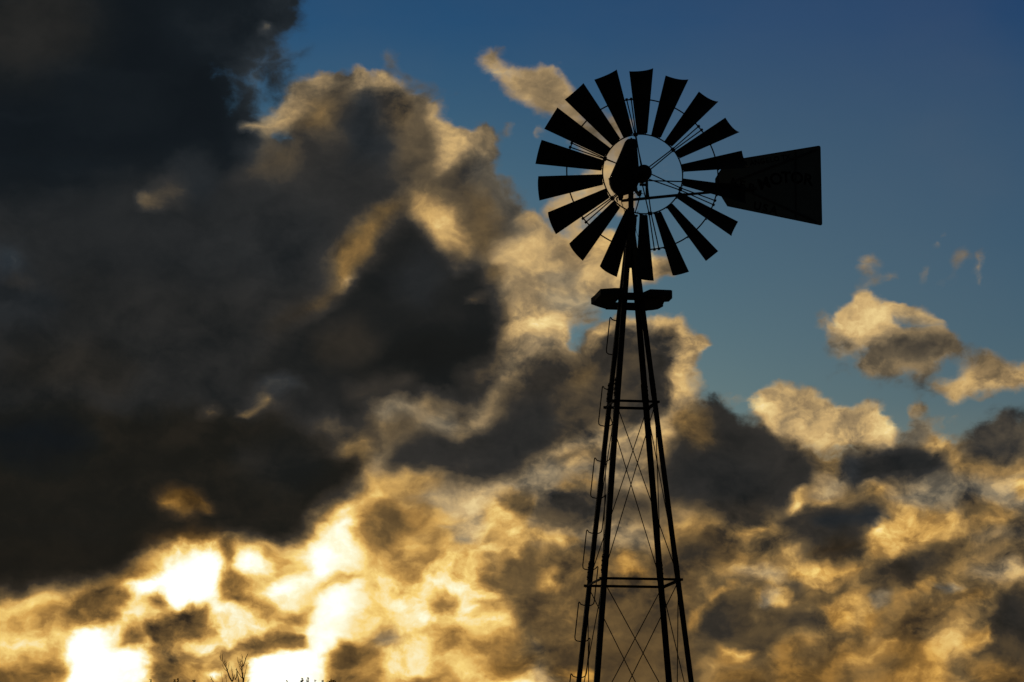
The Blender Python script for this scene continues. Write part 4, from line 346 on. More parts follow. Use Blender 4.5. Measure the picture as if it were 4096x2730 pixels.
def cloud_chart():
    gu = AZ0 + (AZ1 - AZ0) * np.arange(NU) / (NU - 1)
    gv = EL0 + (EL1 - EL0) * np.arange(NV) / (NV - 1)
    X, Y = np.meshgrid(gu, gv)
    V = np.full(X.shape, 0.55); A = np.zeros(X.shape); W = np.full(X.shape, 0.4)
    for v, a, w, soft, k, pts in CLOUDS:
        p = np.array(pts, float).reshape(-1, 2)
        d2 = np.full(X.shape, 1e9); inside = np.zeros(X.shape, bool)
        for i in range(len(p)):
            x0, y0 = p[i]; x1, y1 = p[(i + 1) % len(p)]
            dx, dy = x1 - x0, y1 - y0
            t = np.clip(((X - x0) * dx + (Y - y0) * dy) / (dx * dx + dy * dy + 1e-12), 0, 1)
            d2 = np.minimum(d2, (X - x0 - t * dx) ** 2 + (Y - y0 - t * dy) ** 2)
            if y0 != y1:
                inside ^= ((y0 > Y) != (y1 > Y)) & (X < dx * (Y - y0) / dy + x0)
        sd = np.sqrt(d2) * np.where(inside, 1, -1)
        m = np.clip((sd + soft) / (2 * soft), 0, 1); m = m * m * (3 - 2 * m) * k
        # brightness and warmth follow cover, so that clear sky does not grey a cloud's rim
        wt = np.where(A + m > 1e-6, np.maximum(m, m * a / np.maximum(a * m + A * (1 - m), 1e-6)), 0)
        wt = np.clip(wt, 0, 1)
        V = V * (1 - wt) + v * wt
        W = W * (1 - wt) + w * wt
        A = A * (1 - m) + a * m
    return np.clip(V / 1.2, 0, 1), np.clip(A, 0, 1), np.clip(W, 0, 1)

world = bpy.data.worlds.new("World")
scene.world = world
world.use_nodes = True
wt = world.node_tree
wt.nodes.clear()
L = wt.links.new

def node(kind, **kw):
    n = wt.nodes.new(kind)
    for k, v in kw.items():
        setattr(n, k, v)
    return n

def plug(sock, v):
    if isinstance(v, bpy.types.NodeSocket): L(v, sock)
    else: sock.default_value = v

def mth(op, a, b=0.0, c=0.0, clamp=False):
    n = node('ShaderNodeMath', operation=op, use_clamp=clamp)
    plug(n.inputs[0], a); plug(n.inputs[1], b); plug(n.inputs[2], c)
    return n.outputs[0]

def vmth(op, a, b=None, s=None):
    n = node('ShaderNodeVectorMath', operation=op)
    plug(n.inputs[0], a)
    if b is not None: plug(n.inputs[1], b)
    if s is not None: plug(n.inputs['Scale'], s)
    return n.outputs['Value'] if op in ('DOT_PRODUCT', 'LENGTH') else n.outputs[0]

def smooth(v, lo, hi, a=0.0, b=1.0):
    n = node('ShaderNodeMapRange', interpolation_type='SMOOTHSTEP')
    plug(n.inputs[0], v); plug(n.inputs[1], lo); plug(n.inputs[2], hi); plug(n.inputs[3], a); plug(n.inputs[4], b)
    return n.outputs[0]

def mixc(f, a, b):
    n = node('ShaderNodeMix', data_type='RGBA')
    plug(n.inputs[0], f); plug(n.inputs[6], a); plug(n.inputs[7], b)
    return n.outputs[2]

def noise(vec, scale, detail, rough, lac=2.0, color=False):
    n = node('ShaderNodeTexNoise', noise_dimensions='3D')
    L(vec, n.inputs['Vector'])
    n.inputs['Scale'].default_value = scale
    n.inputs['Detail'].default_value = detail
    n.inputs['Roughness'].default_value = rough
    n.inputs['Lacunarity'].default_value = lac
    return n.outputs['Color'] if color else n.outputs[0]

def srgb(r, g, b):
    f = lambda c: (c / 255 / 12.92) if c <= 10 else ((c / 255 + 0.055) / 1.055) ** 2.4
    return (f(r), f(g), f(b), 1.0)

def ramp(fac, stops):
    n = node('ShaderNodeValToRGB')
    e = n.color_ramp.elements
    while len(e) < len(stops): e.new(0.5)
    for i, (p, c) in enumerate(stops):
        e[i].position = p; e[i].color = c
    L(fac, n.inputs[0])
    return n.outputs[0]

direction = node('ShaderNodeTexCoord').outputs['Generated']
# billows: the outlines are pushed about by layered turbulence
stretch = vmth('MULTIPLY', direction, (1.0, 1.0, 1.25))
w1 = vmth('SCALE', vmth('SUBTRACT', noise(stretch, 44.0, 5.5, 0.52, color=True), (0.5, 0.5, 0.5)), s=0.0125)
w2 = vmth('SCALE', vmth('SUBTRACT', noise(stretch, 190.0, 3.5, 0.5, color=True), (0.5, 0.5, 0.5)), s=0.0032)
w0 = vmth('SCALE', vmth('SUBTRACT', noise(stretch, 21.0, 3.0, 0.5, color=True), (0.5, 0.5, 0.5)), s=0.013)
warped = vmth('NORMALIZE', vmth('ADD', vmth('ADD', direction, w0), vmth('ADD', w1, w2)))
sep = node('ShaderNodeSeparateXYZ'); L(warped, sep.inputs[0])
az = mth('ARCTAN2', sep.outputs[0], sep.outputs[1])
el = mth('ARCSINE', sep.outputs[2])
u = mth('PINGPONG', mth('MULTIPLY_ADD', az, 1 / R(AZ1 - AZ0), -AZ0 / (AZ1 - AZ0)), 1.0)
v = mth('PINGPONG', mth('MULTIPLY_ADD', el, (NV - 1) / R(EL1 - EL0), -EL0 / (EL1 - EL0) * (NV - 1)), float(NV - 1))

chart = None
cV, cA, cW = cloud_chart()
for j in range(NV):
    cv = node('ShaderNodeRGBCurve')
    for c, M in enumerate((cV, cA, cW)):
        pts = cv.mapping.curves[c].points
        row = M[j]
        pts[0].location = (0.0, row[0]); pts[-1].location = (1.0, row[-1])
        keep = [i for i in range(1, NU - 1) if abs(row[i] * 2 - row[i - 1] - row[i + 1]) > 0.0008]
        for i in keep:
            pts.new(i / (NU - 1), row[i])
        for p in pts: p.handle_type = 'VECTOR'
    cv.mapping.update()
    comb = u
    L(comb, cv.inputs['Color'])
    if chart is None: chart = cv.outputs[0]
    else: chart = mixc(mth('SUBTRACT', v, float(j - 1), clamp=True), chart, cv.outputs[0])
sp = node('ShaderNodeSeparateColor'); L(chart, sp.inputs[0])
cV_, cA_, cW_ = mth('MULTIPLY', sp.outputs[0], 1.2), sp.outputs[1], sp.outputs[2]

# unseen dull cloud, added away from the sunset to keep the windmill near black
fwd = (0.0, math.cos(R(10.6)), math.sin(R(10.6)))
away = smooth(vmth('DOT_PRODUCT', direction, fwd), math.cos(R(24)), math.cos(R(46)))
nb = noise(direction, 5.0, 3.0, 0.6)
cV_ = mth('ADD', mth('MULTIPLY', cV_, mth('SUBTRACT', 1.0, away)), mth('MULTIPLY', away, mth('MULTIPLY_ADD', nb, 0.06, 0.01)))
cA_ = mth('MAXIMUM', cA_, away)
cW_ = mth('MULTIPLY', cW_, mth('SUBTRACT', 1.0, away))

# fine structure: density turbulence and its relief towards the sun
puff = vmth('ADD', stretch, vmth('SCALE', w1, s=1.5))
off = vmth('ADD', puff, tuple((sun_dir - Vector(fwd)) * 0.03))
nA = noise(puff, 50.0, 6.0, 0.57)
nB = noise(off, 50.0, 6.0, 0.57)
relief = mth('SUBTRACT', nA, nB)
vor = node('ShaderNodeTexVoronoi', voronoi_dimensions='3D', feature='F1', normalize=True)
vor.inputs['Scale'].default_value = 72.0; vor.inputs['Detail'].default_value = 2.0; vor.inputs['Roughness'].default_value = 0.55; vor.inputs['Lacunarity'].default_value = 2.2;
L(vmth('ADD', puff, vmth('ADD', vmth('SCALE', w1, s=0.6), vmth('SCALE', w2, s=1.2))), vor.inputs['Vector'])
lump = mth('MULTIPLY_ADD', vor.outputs['Distance'], -2.4, 0.78)      # rounded heads: dense in the middle, thin at the rim
# the clouds near the horizon are farther off, so their heads are smaller and crisper
low = smooth(el, R(13.0), R(4.5), 0.6, 1.0)
nC = noise(vmth('MULTIPLY', vmth('ADD', direction, vmth('SCALE', w1, s=0.9)), (1.0, 1.0, 1.35)), 118.0, 5.0, 0.56)
small = mth('MULTIPLY', mth('ADD', mth('SUBTRACT', nC, 0.5), mth('MULTIPLY', mth('SUBTRACT', smooth(nC, 0.38, 0.62), 0.5), 0.30)), low)
edge = mth('MULTIPLY', mth('MULTIPLY', cA_, mth('SUBTRACT', 1.0, cA_)), 4.0)
dens = mth('ADD', cA_, mth('MULTIPLY', mth('ADD', mth('SUBTRACT', nA, 0.5), mth('ADD', mth('MULTIPLY', lump, 0.35), mth('MULTIPLY', small, 0.5))), mth('MULTIPLY', edge, 1.3)))
alpha = smooth(dens, 0.1, 0.85)
gain = mth('MULTIPLY_ADD', mth('MULTIPLY', mth('MULTIPLY', cV_, mth('SUBTRACT', 1.4, cV_), clamp=True), smooth(cV_, 0.03, 0.42)), 1.28, 0.03)
nS = smooth(nA, 0.36, 0.64)
turb = mth('MULTIPLY', mth('ADD', mth('SUBTRACT', nA, 0.5), mth('ADD', mth('MULTIPLY', mth('SUBTRACT', nS, 0.5), 0.16), mth('MULTIPLY', lump, 0.16))), -1.1)
fine = mth('ADD', turb, mth('ADD', mth('MULTIPLY', relief, 0.9), mth('MULTIPLY', small, -0.42)))
patch = smooth(noise(direction, 13.0, 2.0, 0.5), 0.36, 0.64, 0.62, 1.3)        # some banks are smooth, some broken
bright = mth('ADD', cV_, mth('MULTIPLY', mth('MULTIPLY', gain, patch), fine))
vr = mth('DIVIDE', bright, 1.2, clamp=True)
S_ = lambda *st: [(p / 1.2, srgb(*c)) for p, c in st]
cool = ramp(vr, S_((0, (8, 12, 17)), (.1, (22, 28, 33)), (.2, (44, 50, 55)), (.35, (92, 92, 86)), (.5, (144, 136, 116)), (.65, (198, 176, 136)), (.8, (236, 212, 162)), (1.0, (255, 252, 235))) + [(1.0, (1.5, 1.45, 1.3, 1))])
mid = ramp(vr, S_((0, (10, 10, 9)), (.1, (27, 27, 24)), (.2, (53, 47, 39)), (.35, (106, 86, 56)), (.5, (156, 122, 72)), (.65, (213, 170, 98)), (.8, (246, 214, 135)), (1.0, (255, 252, 225))) + [(1.0, (1.5, 1.45, 1.25, 1))])
warm = ramp(vr, S_((0, (12, 8, 4)), (.1, (31, 23, 12)), (.2, (64, 46, 22)), (.35, (112, 80, 35)), (.5, (164, 117, 50)), (.65, (215, 160, 72)), (.8, (252, 211, 112)), (1.0, (255, 250, 205))) + [(1.0, (1.5, 1.45, 1.2, 1))])
cloud_col = mixc(mth('MULTIPLY_ADD', cW_, 2.0, -1.0, clamp=True), mixc(mth('MULTIPLY', cW_, 2.0, clamp=True), cool, mid), warm)

sky = node('ShaderNodeTexSky', sky_type='NISHITA')
sky.sun_disc = False
sky.sun_elevation = R(SUN_EL)
sky.sun_rotation = R(SUN_AZ)
sky.altitude = 0.0
sky.air_density = 1.0
sky.dust_density = 0.6
sky.ozone_density = 2.0
# clear air, deep blue overhead and paler towards the horizon, as a polarised exposure holds it
sky_el = node('ShaderNodeSeparateXYZ'); L(direction, sky_el.inputs[0])
up = smooth(sky_el.outputs[2], math.sin(R(3.0)), math.sin(R(20.0)))
up = mth('MULTIPLY_ADD', sky_el.outputs[2], 1 / (math.sin(R(20)) - math.sin(R(3))), -math.sin(R(3)) / (math.sin(R(20)) - math.sin(R(3))), clamp=True)
tint = ramp(up, [(0.0, (.30, .32, .30, 1)), (0.24, (.24, .29, .31, 1)), (0.37, (.13, .225, .325, 1)), (0.54, (.093, .205, .345, 1)), (0.70, (.066, .182, .35, 1)), (0.84, (.034, .146, .36, 1)), (1.0, (.024, .132, .34, 1))])
tm = node('ShaderNodeMix', data_type='RGBA', blend_type='MULTIPLY')
tm.inputs[0].default_value = 1.0
L(sky.outputs[0], tm.inputs[6]); L(tint, tm.inputs[7])
# faint high haze in veils
veil = mth('MULTIPLY', smooth(noise(vmth('MULTIPLY', direction, (1.0, 1.0, 1.7)), 7.0, 5.0, 0.55), 0.36, 0.74), 0.09)
bank = smooth(vmth('DOT_PRODUCT', direction, (math.sin(R(7.0)) * math.cos(R(14.5)), math.cos(R(7.0)) * math.cos(R(14.5)), math.sin(R(14.5)))), math.cos(R(5.5)), 1.0)
clear = mixc(mth('MULTIPLY_ADD', bank, 0.075, mth('MULTIPLY', veil, 0.6)), tm.outputs[2], (2.3, 1.95, 1.55, 1))

bg_clear = node('ShaderNodeBackground'); bg_clear.inputs[1].default_value = 0.1
L(clear, bg_clear.inputs[0])
bg_cloud = node('ShaderNodeBackground'); bg_cloud.inputs[1].default_value = 1.0
L(cloud_col, bg_cloud.inputs[0])
ms = node('ShaderNodeMixShader')
L(alpha, ms.inputs[0]); L(bg_clear.outputs[0], ms.inputs[1]); L(bg_cloud.outputs[0], ms.inputs[2])
out = node('ShaderNodeOutputWorld'); L(ms.outputs[0], out.inputs[0])
world.cycles.sampling_method = 'MANUAL'
world.cycles.sample_map_resolution = 512

# ------------------------------------------------------------------ materials
def material(name, base, rough=0.7, metal=0.0, vary=0.25, scale=9.0, bump=0.0):
    m = bpy.data.materials.new(name); m.use_nodes = True
    nt = m.node_tree; b = nt.nodes['Principled BSDF']
    tc = nt.nodes.new('ShaderNodeTexCoord')
    nz = nt.nodes.new('ShaderNodeTexNoise'); nz.inputs['Scale'].default_value = scale; nz.inputs['Detail'].default_value = 6
    nt.links.new(tc.outputs['Object'], nz.inputs['Vector'])
    cr = nt.nodes.new('ShaderNodeValToRGB')
    lo = [c * (1 - vary) for c in base]; hi = [c * (1 + vary) for c in base]
    cr.color_ramp.elements[0].position = 0.35; cr.color_ramp.elements[0].color = (*lo, 1)
    cr.color_ramp.elements[1].position = 0.65; cr.color_ramp.elements[1].color = (*hi, 1)
    nt.links.new(nz.outputs[0], cr.inputs[0]); nt.links.new(cr.outputs[0], b.inputs['Base Color'])
    b.inputs['Roughness'].default_value = rough; b.inputs['Metallic'].default_value = metal
    b.inputs['Specular IOR Level'].default_value = 0.25
    if bump:
        bp = nt.nodes.new('ShaderNodeBump'); bp.inputs['Strength'].default_value = bump
        nt.links.new(nz.outputs[0], bp.inputs['Height']); nt.links.new(bp.outputs[0], b.inputs['Normal'])
    return m

STEEL = material("weathered_steel", (0.075, 0.070, 0.062), 0.75, 0.0, 0.3, 14.0, 0.1)
BLADE = material("dark_blade_steel", (0.05, 0.05, 0.052), 0.7, 0.0, 0.3, 6.0)
VANE = material("galvanised_vane", (0.24, 0.27, 0.24), 0.7, 0.0, 0.12, 5.0)
PAINT = material("black_lettering_paint", (0.02, 0.02, 0.022), 0.8, 0.0, 0.2, 10.0)
STRIP = material("vane_rib_steel", (0.11, 0.11, 0.11), 0.75, 0.0, 0.25, 10.0)
CAST = material("cast_iron", (0.05, 0.048, 0.045), 0.7, 0.0, 0.3, 18.0, 0.1)
BARK = material("grey_bark", (0.10, 0.075, 0.05), 0.9, 0.0, 0.3, 8.0, 0.4)
NEEDLE = material("dark_needles", (0.045, 0.06, 0.025), 0.85, 0.0, 0.35, 5.0)
SOIL = material("dry_grass_ground", (0.10, 0.085, 0.045), 0.95, 0.0, 0.4, 0.6, 0.4)

# ------------------------------------------------------------------ mesh helpers
def finish(name, bm, mat, parent=None, smooth=False):
    bmesh.ops.recalc_face_normals(bm, faces=bm.faces)
    me = bpy.data.meshes.new(name); bm.to_mesh(me); bm.free()
    me.materials.append(mat)
    if smooth:
        for p in me.polygons: p.use_smooth = True
    o = bpy.data.objects.new(name, me); scene.collection.objects.link(o)
    if parent: o.parent = parent
    return o

def thing(name, label, cat, loc=(0, 0, 0), rz=0.0, group=None):
    o = bpy.data.objects.new(name, None); scene.collection.objects.link(o)
    o.location = loc; o.rotation_euler = (0, 0, rz)
    o['label'] = label; o['category'] = cat
    if group: o['group'] = group
    return o

def tube(bm, pts, r, n=8, closed=False):
    """round bar through the points; r is one radius or one per point"""
    pts = [Vector(p) for p in pts]; m = len(pts)
    rs = r if isinstance(r, (list, tuple)) else [r] * m
    rings = []; nrm = None
    for i, p in enumerate(pts):
        if closed: t = pts[(i + 1) % m] - pts[i - 1]
        else: t = pts[min(i + 1, m - 1)] - pts[max(i - 1, 0)]
        t.normalize()
        if nrm is None: nrm = t.orthogonal().normalized()
        else:
            nrm = nrm - t * nrm.dot(t)
            nrm = nrm.normalized() if nrm.length > 1e-6 else t.orthogonal().normalized()
        b = t.cross(nrm)
        rings.append([bm.verts.new(p + (nrm * math.cos(a) + b * math.sin(a)) * rs[i]) for a in [2 * math.pi * k / n for k in range(n)]])
    for i in range(m if closed else m - 1):
        A, B = rings[i], rings[(i + 1) % m]
        for k in range(n): bm.faces.new((A[k], A[(k + 1) % n], B[(k + 1) % n], B[k]))
    if not closed:
        bm.faces.new(rings[0][::-1]); bm.faces.new(rings[-1])

def hexa(bm, c8):
    v = [bm.verts.new(c) for c in c8]
    for f in ((0, 1, 2, 3), (7, 6, 5, 4), (0, 4, 5, 1), (1, 5, 6, 2), (2, 6, 7, 3), (3, 7, 4, 0)): bm.faces.new([v[i] for i in f])

def box(bm, x0, x1, y0, y1, z0, z1):
    hexa(bm, [(x0, y0, z0), (x1, y0, z0), (x1, y1, z0), (x0, y1, z0), (x0, y0, z1), (x1, y0, z1), (x1, y1, z1), (x0, y1, z1)])

def bar(bm, a, b, w, h, up=(0, 0, 1)):
    """rectangular bar from a to b, w across, h along up"""
    a, b, up = Vector(a), Vector(b), Vector(up)
    t = (b - a).normalized(); s = t.cross(up).normalized() * (w / 2); q = s.cross(t).normalized() * (h / 2)
    hexa(bm, [a - s - q, a + s - q, a + s + q, a - s + q, b - s - q, b + s - q, b + s + q, b - s + q])

def plate(bm, outline, axis, c0, c1):
    """outline (2-D) given thickness from c0 to c1 along axis 'y' or 'z'"""
    mk = (lambda p, c: (p[0], c, p[1])) if axis == 'y' else (lambda p, c: (p[0], p[1], c))
    A = [bm.verts.new(mk(p, c0)) for p in outline]; B = [bm.verts.new(mk(p, c1)) for p in outline]
    n = len(outline)
    bm.faces.new(A); bm.faces.new(B[::-1])
    for i in range(n): bm.faces.new((A[i], A[(i + 1) % n], B[(i + 1) % n], B[i]))

def disc(bm, c, axis, r, h, n=20, r2=None):
    c, axis = Vector(c), Vector(axis).normalized()
    tube(bm, [c - axis * h / 2, c + axis * h / 2], [r, r if r2 is None else r2], n)

# ------------------------------------------------------------------ ground
bm = bmesh.new()
N = 60; S0 = 3000.0
gv = [[bm.verts.new((S0 * ((i / N * 2 - 1) ** 3), S0 * ((j / N * 2 - 1) ** 3) + 40, 0.0)) for i in range(N + 1)] for j in range(N + 1)]
for row in gv:
    for v_ in row:
        d = math.hypot(v_.co.x, v_.co.y)
        v_.co.z = -0.12 + 0.12 * math.sin(v_.co.x * 0.11 + 1.0) * math.sin(v_.co.y * 0.09) * min(1, d / 15) if d < 800 else -0.12
for j in range(N):
    for i in range(N): bm.faces.new((gv[j][i], gv[j][i + 1], gv[j + 1][i + 1], gv[j + 1][i]))
g = finish('ground', bm, SOIL); g['kind'] = 'structure'

# ------------------------------------------------------------------ the windmill
YAW = 0.1668
mill = thing('windmill', 'black silhouetted steel farm windmill on a four-legged lattice tower against the sunset', 'windmill', (1.2776, 29.0, 0.0), YAW)
APEX, TAPER, OFF = 8.4528, 0.09837, 0.022
HW = lambda z: (APEX - z) * TAPER            # half width of the tower at height z
CX = 0.008                                   # the mast stands a hair off the tower's axis
CAP_Z = 8.30
GIRT_Z = (6.336, 4.429, 2.522, 0.615)

for a, b in ((-1, 1), (-1, -1), (1, 1), (1, -1)):
    bm = bmesh.new()
    F, T = 0.056, 0.007
    def section(z):
        x, y = a * (HW(z) + OFF), b * (HW(z) + OFF)
        return [Vector((x - a * p, y - b * q, z)) for p, q in ((0, 0), (F, 0), (F, T), (T, T), (T, F), (0, F))]
    s0, s1 = section(-0.12), section(CAP_Z)
    for s_ in s1: s_.x += CX * 0.6
    V0 = [bm.verts.new(p) for p in s0]; V1 = [bm.verts.new(p) for p in s1]
    for i in range(6): bm.faces.new((V0[i], V0[(i + 1) % 6], V1[(i + 1) % 6], V1[i]))
    bm.faces.new(V0[::-1]); bm.faces.new(V1)
    leg = finish('tower_leg', bm, STEEL, mill)
    for gz in GIRT_Z[:3]:                    # splice plates with bolt heads just above each girt
        bm = bmesh.new()
        z0, z1 = gz + 0.06, gz + 0.26
        for axis in (0, 1):
            c8 = []
            for z in (z0, z1):
                x, y = a * (HW(z) + OFF), b * (HW(z) + OFF)
                o0, o1 = 0.0035, -0.002
                if axis == 0: q = [(x + a * 0.004, y + b * o0), (x - a * F, y + b * o0), (x - a * F, y + b * o1), (x + a * 0.004, y + b * o1)]
                else: q = [(x + a * o0, y + b * 0.004), (x + a * o0, y - b * F), (x + a * o1, y - b * F), (x + a * o1, y + b * 0.004)]
                c8 += [(p[0], p[1], z) for p in q]
            hexa(bm, c8)
        for z in (z0 + 0.03, z0 + 0.08, z0 + 0.13, z0 + 0.17):
            x, y = a * (HW(z) + OFF), b * (HW(z) + OFF)
            disc(bm, (x - a * 0.03, y + b * 0.007, z), (0, 1, 0), 0.009, 0.010, 6)
            disc(bm, (x + a * 0.007, y - b * 0.03, z), (1, 0, 0), 0.009, 0.010, 6)
        finish('splice_plate', bm, STEEL, leg)
    bm = bmesh.new()
    x, y = a * (HW(0) + OFF), b * (HW(0) + OFF)
    box(bm, x - 0.13, x + 0.13, y - 0.13, y + 0.13, -0.30, 0.03)
    finish('footing', bm, material("concrete", (0.3, 0.29, 0.27), 0.9, 0, 0.2, 6.0) if 'concrete' not in bpy.data.materials else bpy.data.materials['concrete'], leg)

for gz in GIRT_Z:                             # four angle-iron girts at each level
    for axis, s in (('x', -1), ('x', 1), ('y', -1), ('y', 1)):
        h = HW(gz) + OFF; e = h + 0.028; bm = bmesh.new(); o = s * (h + 0.006)
        z = gz if axis == 'x' else gz - 0.004
        if axis == 'x':
            bar(bm, (-e, o, z), (e, o, z), 0.006, 0.026); bar(bm, (-e, o - s * 0.0145, z + 0.0098), (e, o - s * 0.0145, z + 0.0098), 0.022, 0.006)
        else:
            bar(bm, (o, -e, z), (o, e, z), 0.006, 0.026); bar(bm, (o - s * 0.0145, -e, z + 0.0098), (o - s * 0.0145, e, z + 0.0098), 0.022, 0.006)
        for q in (-1, 1):
            p = (q * (h - 0.02), o + s * 0.006, z) if axis == 'x' else (o + s * 0.006, q * (h - 0.02), z)
            disc(bm, p, (0, 1, 0) if axis == 'x' else (1, 0, 0), 0.010, 0.014, 6)
        finish('girt', bm, STEEL, mill)

for z1, z0 in zip(GIRT_Z[:-1], GIRT_Z[1:]):    # crossed tie rods on every face
    for axis, s in (('x', -1), ('x', 1), ('y', -1), ('y', 1)):
        for q in (-1, 1):
            ht, hb = HW(z1) + OFF - 0.015, HW(z0) + OFF - 0.015
            k = 0.004 * q
            if axis == 'x': A_, B_ = (q * ht, s * (ht + k), z1 - 0.01), (-q * hb, s * (hb + k), z0 + 0.02)
            else: A_, B_ = (s * (ht + k), q * ht, z1 - 0.01), (s * (hb + k), -q * hb, z0 + 0.02)
            A_, B_ = Vector(A_), Vector(B_)
            bm = bmesh.new()
            M_ = (A_ + B_) / 2 + Vector((0, 0, -0.003))
            tube(bm, [A_, M_, B_], 0.0050, 6)
            tube(bm, [A_.lerp(B_, 0.93), A_.lerp(B_, 0.955)], 0.0055, 6)
            finish('brace_rod', bm, STEEL, mill)

# the bent-rod ladder weaving from side to side of the far left leg
STEP_Z = [7.27, 6.905, 6.525, 6.135, 5.755, 5.362, 4.985, 4.598, 4.218, 3.838, 3.458, 3.08, 2.70, 2.32, 1.94, 1.56, 1.18, 0.8]
def leg_xy(z): h = HW(z) + OFF - 0.026; return -h, h
path = []
for i, z in enumerate(STEP_Z[:-1]):
    zn = STEP_Z[i + 1]; s = -1 if i % 2 == 0 else 1
    ext = 0.088 if s < 0 else 0.076
    def at(dx, zz): x, y = leg_xy(zz); return Vector((x + s * dx, y + 0.030, zz))
    path += [at(-0.02, z), at(0.035, z + 0.006), at(ext - 0.022, z + 0.016), at(ext - 0.010, z + 0.034), at(ext - 0.003, z + 0.040), at(ext + 0.002, z + 0.030), at(ext + 0.002, z - 0.02)]
    path += [at(ext + 0.002, (z + zn) / 2), at(ext + 0.002, zn + 0.050), at(ext - 0.004, zn + 0.022), at(ext - 0.022, zn + 0.008), at(0.035, zn + 0.003)]
bm = bmesh.new(); tube(bm, path, 0.0064, 6)
ladder = finish('ladder', bm, STEEL, mill, True)

# working platform under the wheel
bm = bmesh.new()
PB, PT = 7.450, 7.516
outer = [(-0.4035, 0.158), (-0.300, 0.285), (-0.194, 0.392), (-0.064, 0.406), (0.2515, 0.416), (0.325, 0.375), (0.372, 0.317), (0.394, 0.151), (0.367, 0.031), (0.3515, -0.090), (0.3956, -0.114), (0.3907, -0.305), (0.3717, -0.389), (0.347, -0.419), (0.124, -0.4235), (0.080, -0.225), (-0.100, -0.210), (-0.155, -0.440), (-0.260, -0.425), (-0.400, -0.3475), (-0.397, 0.000)]
hole = [(-0.165, -0.118), (0.112, -0.132), (0.122, 0.315), (-0.155, 0.328)]
# a slot is left open between the two plank halves
def ringface(z, flip):
    vo = [bm.verts.new((p[0], p[1], z)) for p in outer]; vh = [bm.verts.new((p[0], p[1], z)) for p in hole]
    edges = [bm.edges.new((vo[i], vo[(i + 1) % len(vo)])) for i in range(len(vo))] + [bm.edges.new((vh[i], vh[(i + 1) % 4])) for i in range(4)]
    bmesh.ops.triangle_fill(bm, use_beauty=True, edges=edges)
    return vo, vh
bo, bh = ringface(PB, True); to, th_ = ringface(PT, False)
for A_, B_ in ((bo, to), (bh, th_)):
    for i in range(len(A_)): bm.faces.new((A_[i], A_[(i + 1) % len(A_)], B_[(i + 1) % len(A_)], B_[i]))
platform = finish('platform', bm, STEEL, mill)
for y in (-0.30, 0.355):
    bm = bmesh.new(); box(bm, -0.20, 0.26, y - 0.010, y + 0.010, PB - 0.012, PB - 0.0005)
    finish('platform_bearer', bm, STEEL, platform)

# top of the tower: cap, mast pipe, collar
bm = bmesh.new()
tube(bm, [(CX, 0, 8.12), (CX, 0, 8.30), (CX, 0, 8.36), (CX, 0, 8.40), (CX, 0, 8.425)], [0.045, 0.062, 0.068, 0.068, 0.05], 16)
for k in range(4):
    a_ = math.pi / 4 + k * math.pi / 2
    disc(bm, (CX + 0.072 * math.cos(a_), 0.072 * math.sin(a_), 8.40), (math.cos(a_), math.sin(a_), 0), 0.013, 0.03, 6)
finish('tower_cap', bm, CAST, mill)
bm = bmesh.new()
tube(bm, [(CX, 0, 7.835), (CX, 0, 8.13)], 0.019, 12)
tube(bm, [(CX + .005, 0, 8.10), (CX + .005, 0, 8.72)], 0.029, 16)
tube(bm, [(CX + .003, 0, 8.415), (CX + .003, 0, 8.49), (CX + .003, 0, 8.50)], [0.040, 0.040, 0.032], 16)
finish('mast_pipe', bm, STEEL, mill)

# gear case under its tall hood
bm = bmesh.new()
secs = [(8.617, -0.118, -0.085, 0.03), (8.632, -0.150, -0.055, 0.055), (8.660, -0.185, 0.020, 0.085), (8.700, -0.213, 0.060, 0.11), (8.750, -0.229, 0.080, 0.12), (8.806, -0.234, 0.088, 0.12), (8.860, -0.211, 0.087, 0.118), (8.95, -0.172, 0.085, 0.11), (9.10, -0.108, 0.074, 0.095), (9.225, -0.056, 0.064, 0.075), (9.243, -0.040, 0.056, 0.06), (9.250, -0.010, 0.045, 0.04)]
prev = None
for z, xl, xr, hd in secs:
    c, hx = (xl + xr) / 2, (xr - xl) / 2; ring = []
    for k in range(24):
        a_ = 2 * math.pi * k / 24; ca, sa = math.cos(a_), math.sin(a_)
        ring.append(bm.verts.new((c + hx * abs(ca) ** 0.6 * (1 if ca > 0 else -1), -0.05 + hd * abs(sa) ** 0.6 * (1 if sa > 0 else -1), z)))
    if prev:
        for k in range(24): bm.faces.new((prev[k], prev[(k + 1) % 24], ring[(k + 1) % 24], ring[k]))
    else: bm.faces.new(ring[::-1])
    prev = ring
bm.faces.new(prev)
hood = finish('gearbox_hood', bm, CAST, mill, True)
for c_, ax_, r_, h_ in (((0.012, -0.05, 9.256), (0, 0, 1), 0.010, 0.024), ((-0.236, -0.05, 8.80), (1, 0, 0), 0.008, 0.014)):
    bm = bmesh.new(); disc(bm, c_, ax_, r_, h_, 8)
    finish('hood_bolt', bm, CAST, hood)
bm = bmesh.new()
tube(bm, [(0.0775, -0.44, 8.80), (0.0775, -0.02, 8.80)], 0.034, 16)       # shaft housing
plate(bm, [(-0.09, 8.72), (0.07, 8.72), (0.075, 8.675), (0.12, 8.648), (0.115, 8.635), (0.095, 8.640), (0.06, 8.69), (-0.02, 8.655), (-0.06, 8.66)], 'y', -0.07, 0.03)
box(bm, 0.164, 0.190, -0.075, -0.05, 8.612, 8.79); box(bm, 0.10, 0.188, -0.072, -0.045, 8.735, 8.76)
tube(bm, [(0.112, -0.03, 8.69), (0.112, -0.03, 8.632)], [0.016, 0.011], 10)
tube(bm, [(0.118, -0.03, 8.668), (0.133, -0.03, 8.655), (0.145, -0.03, 8.652), (0.158, -0.04, 8.648)], 0.003, 6)
finish('gear_case', bm, CAST, mill)
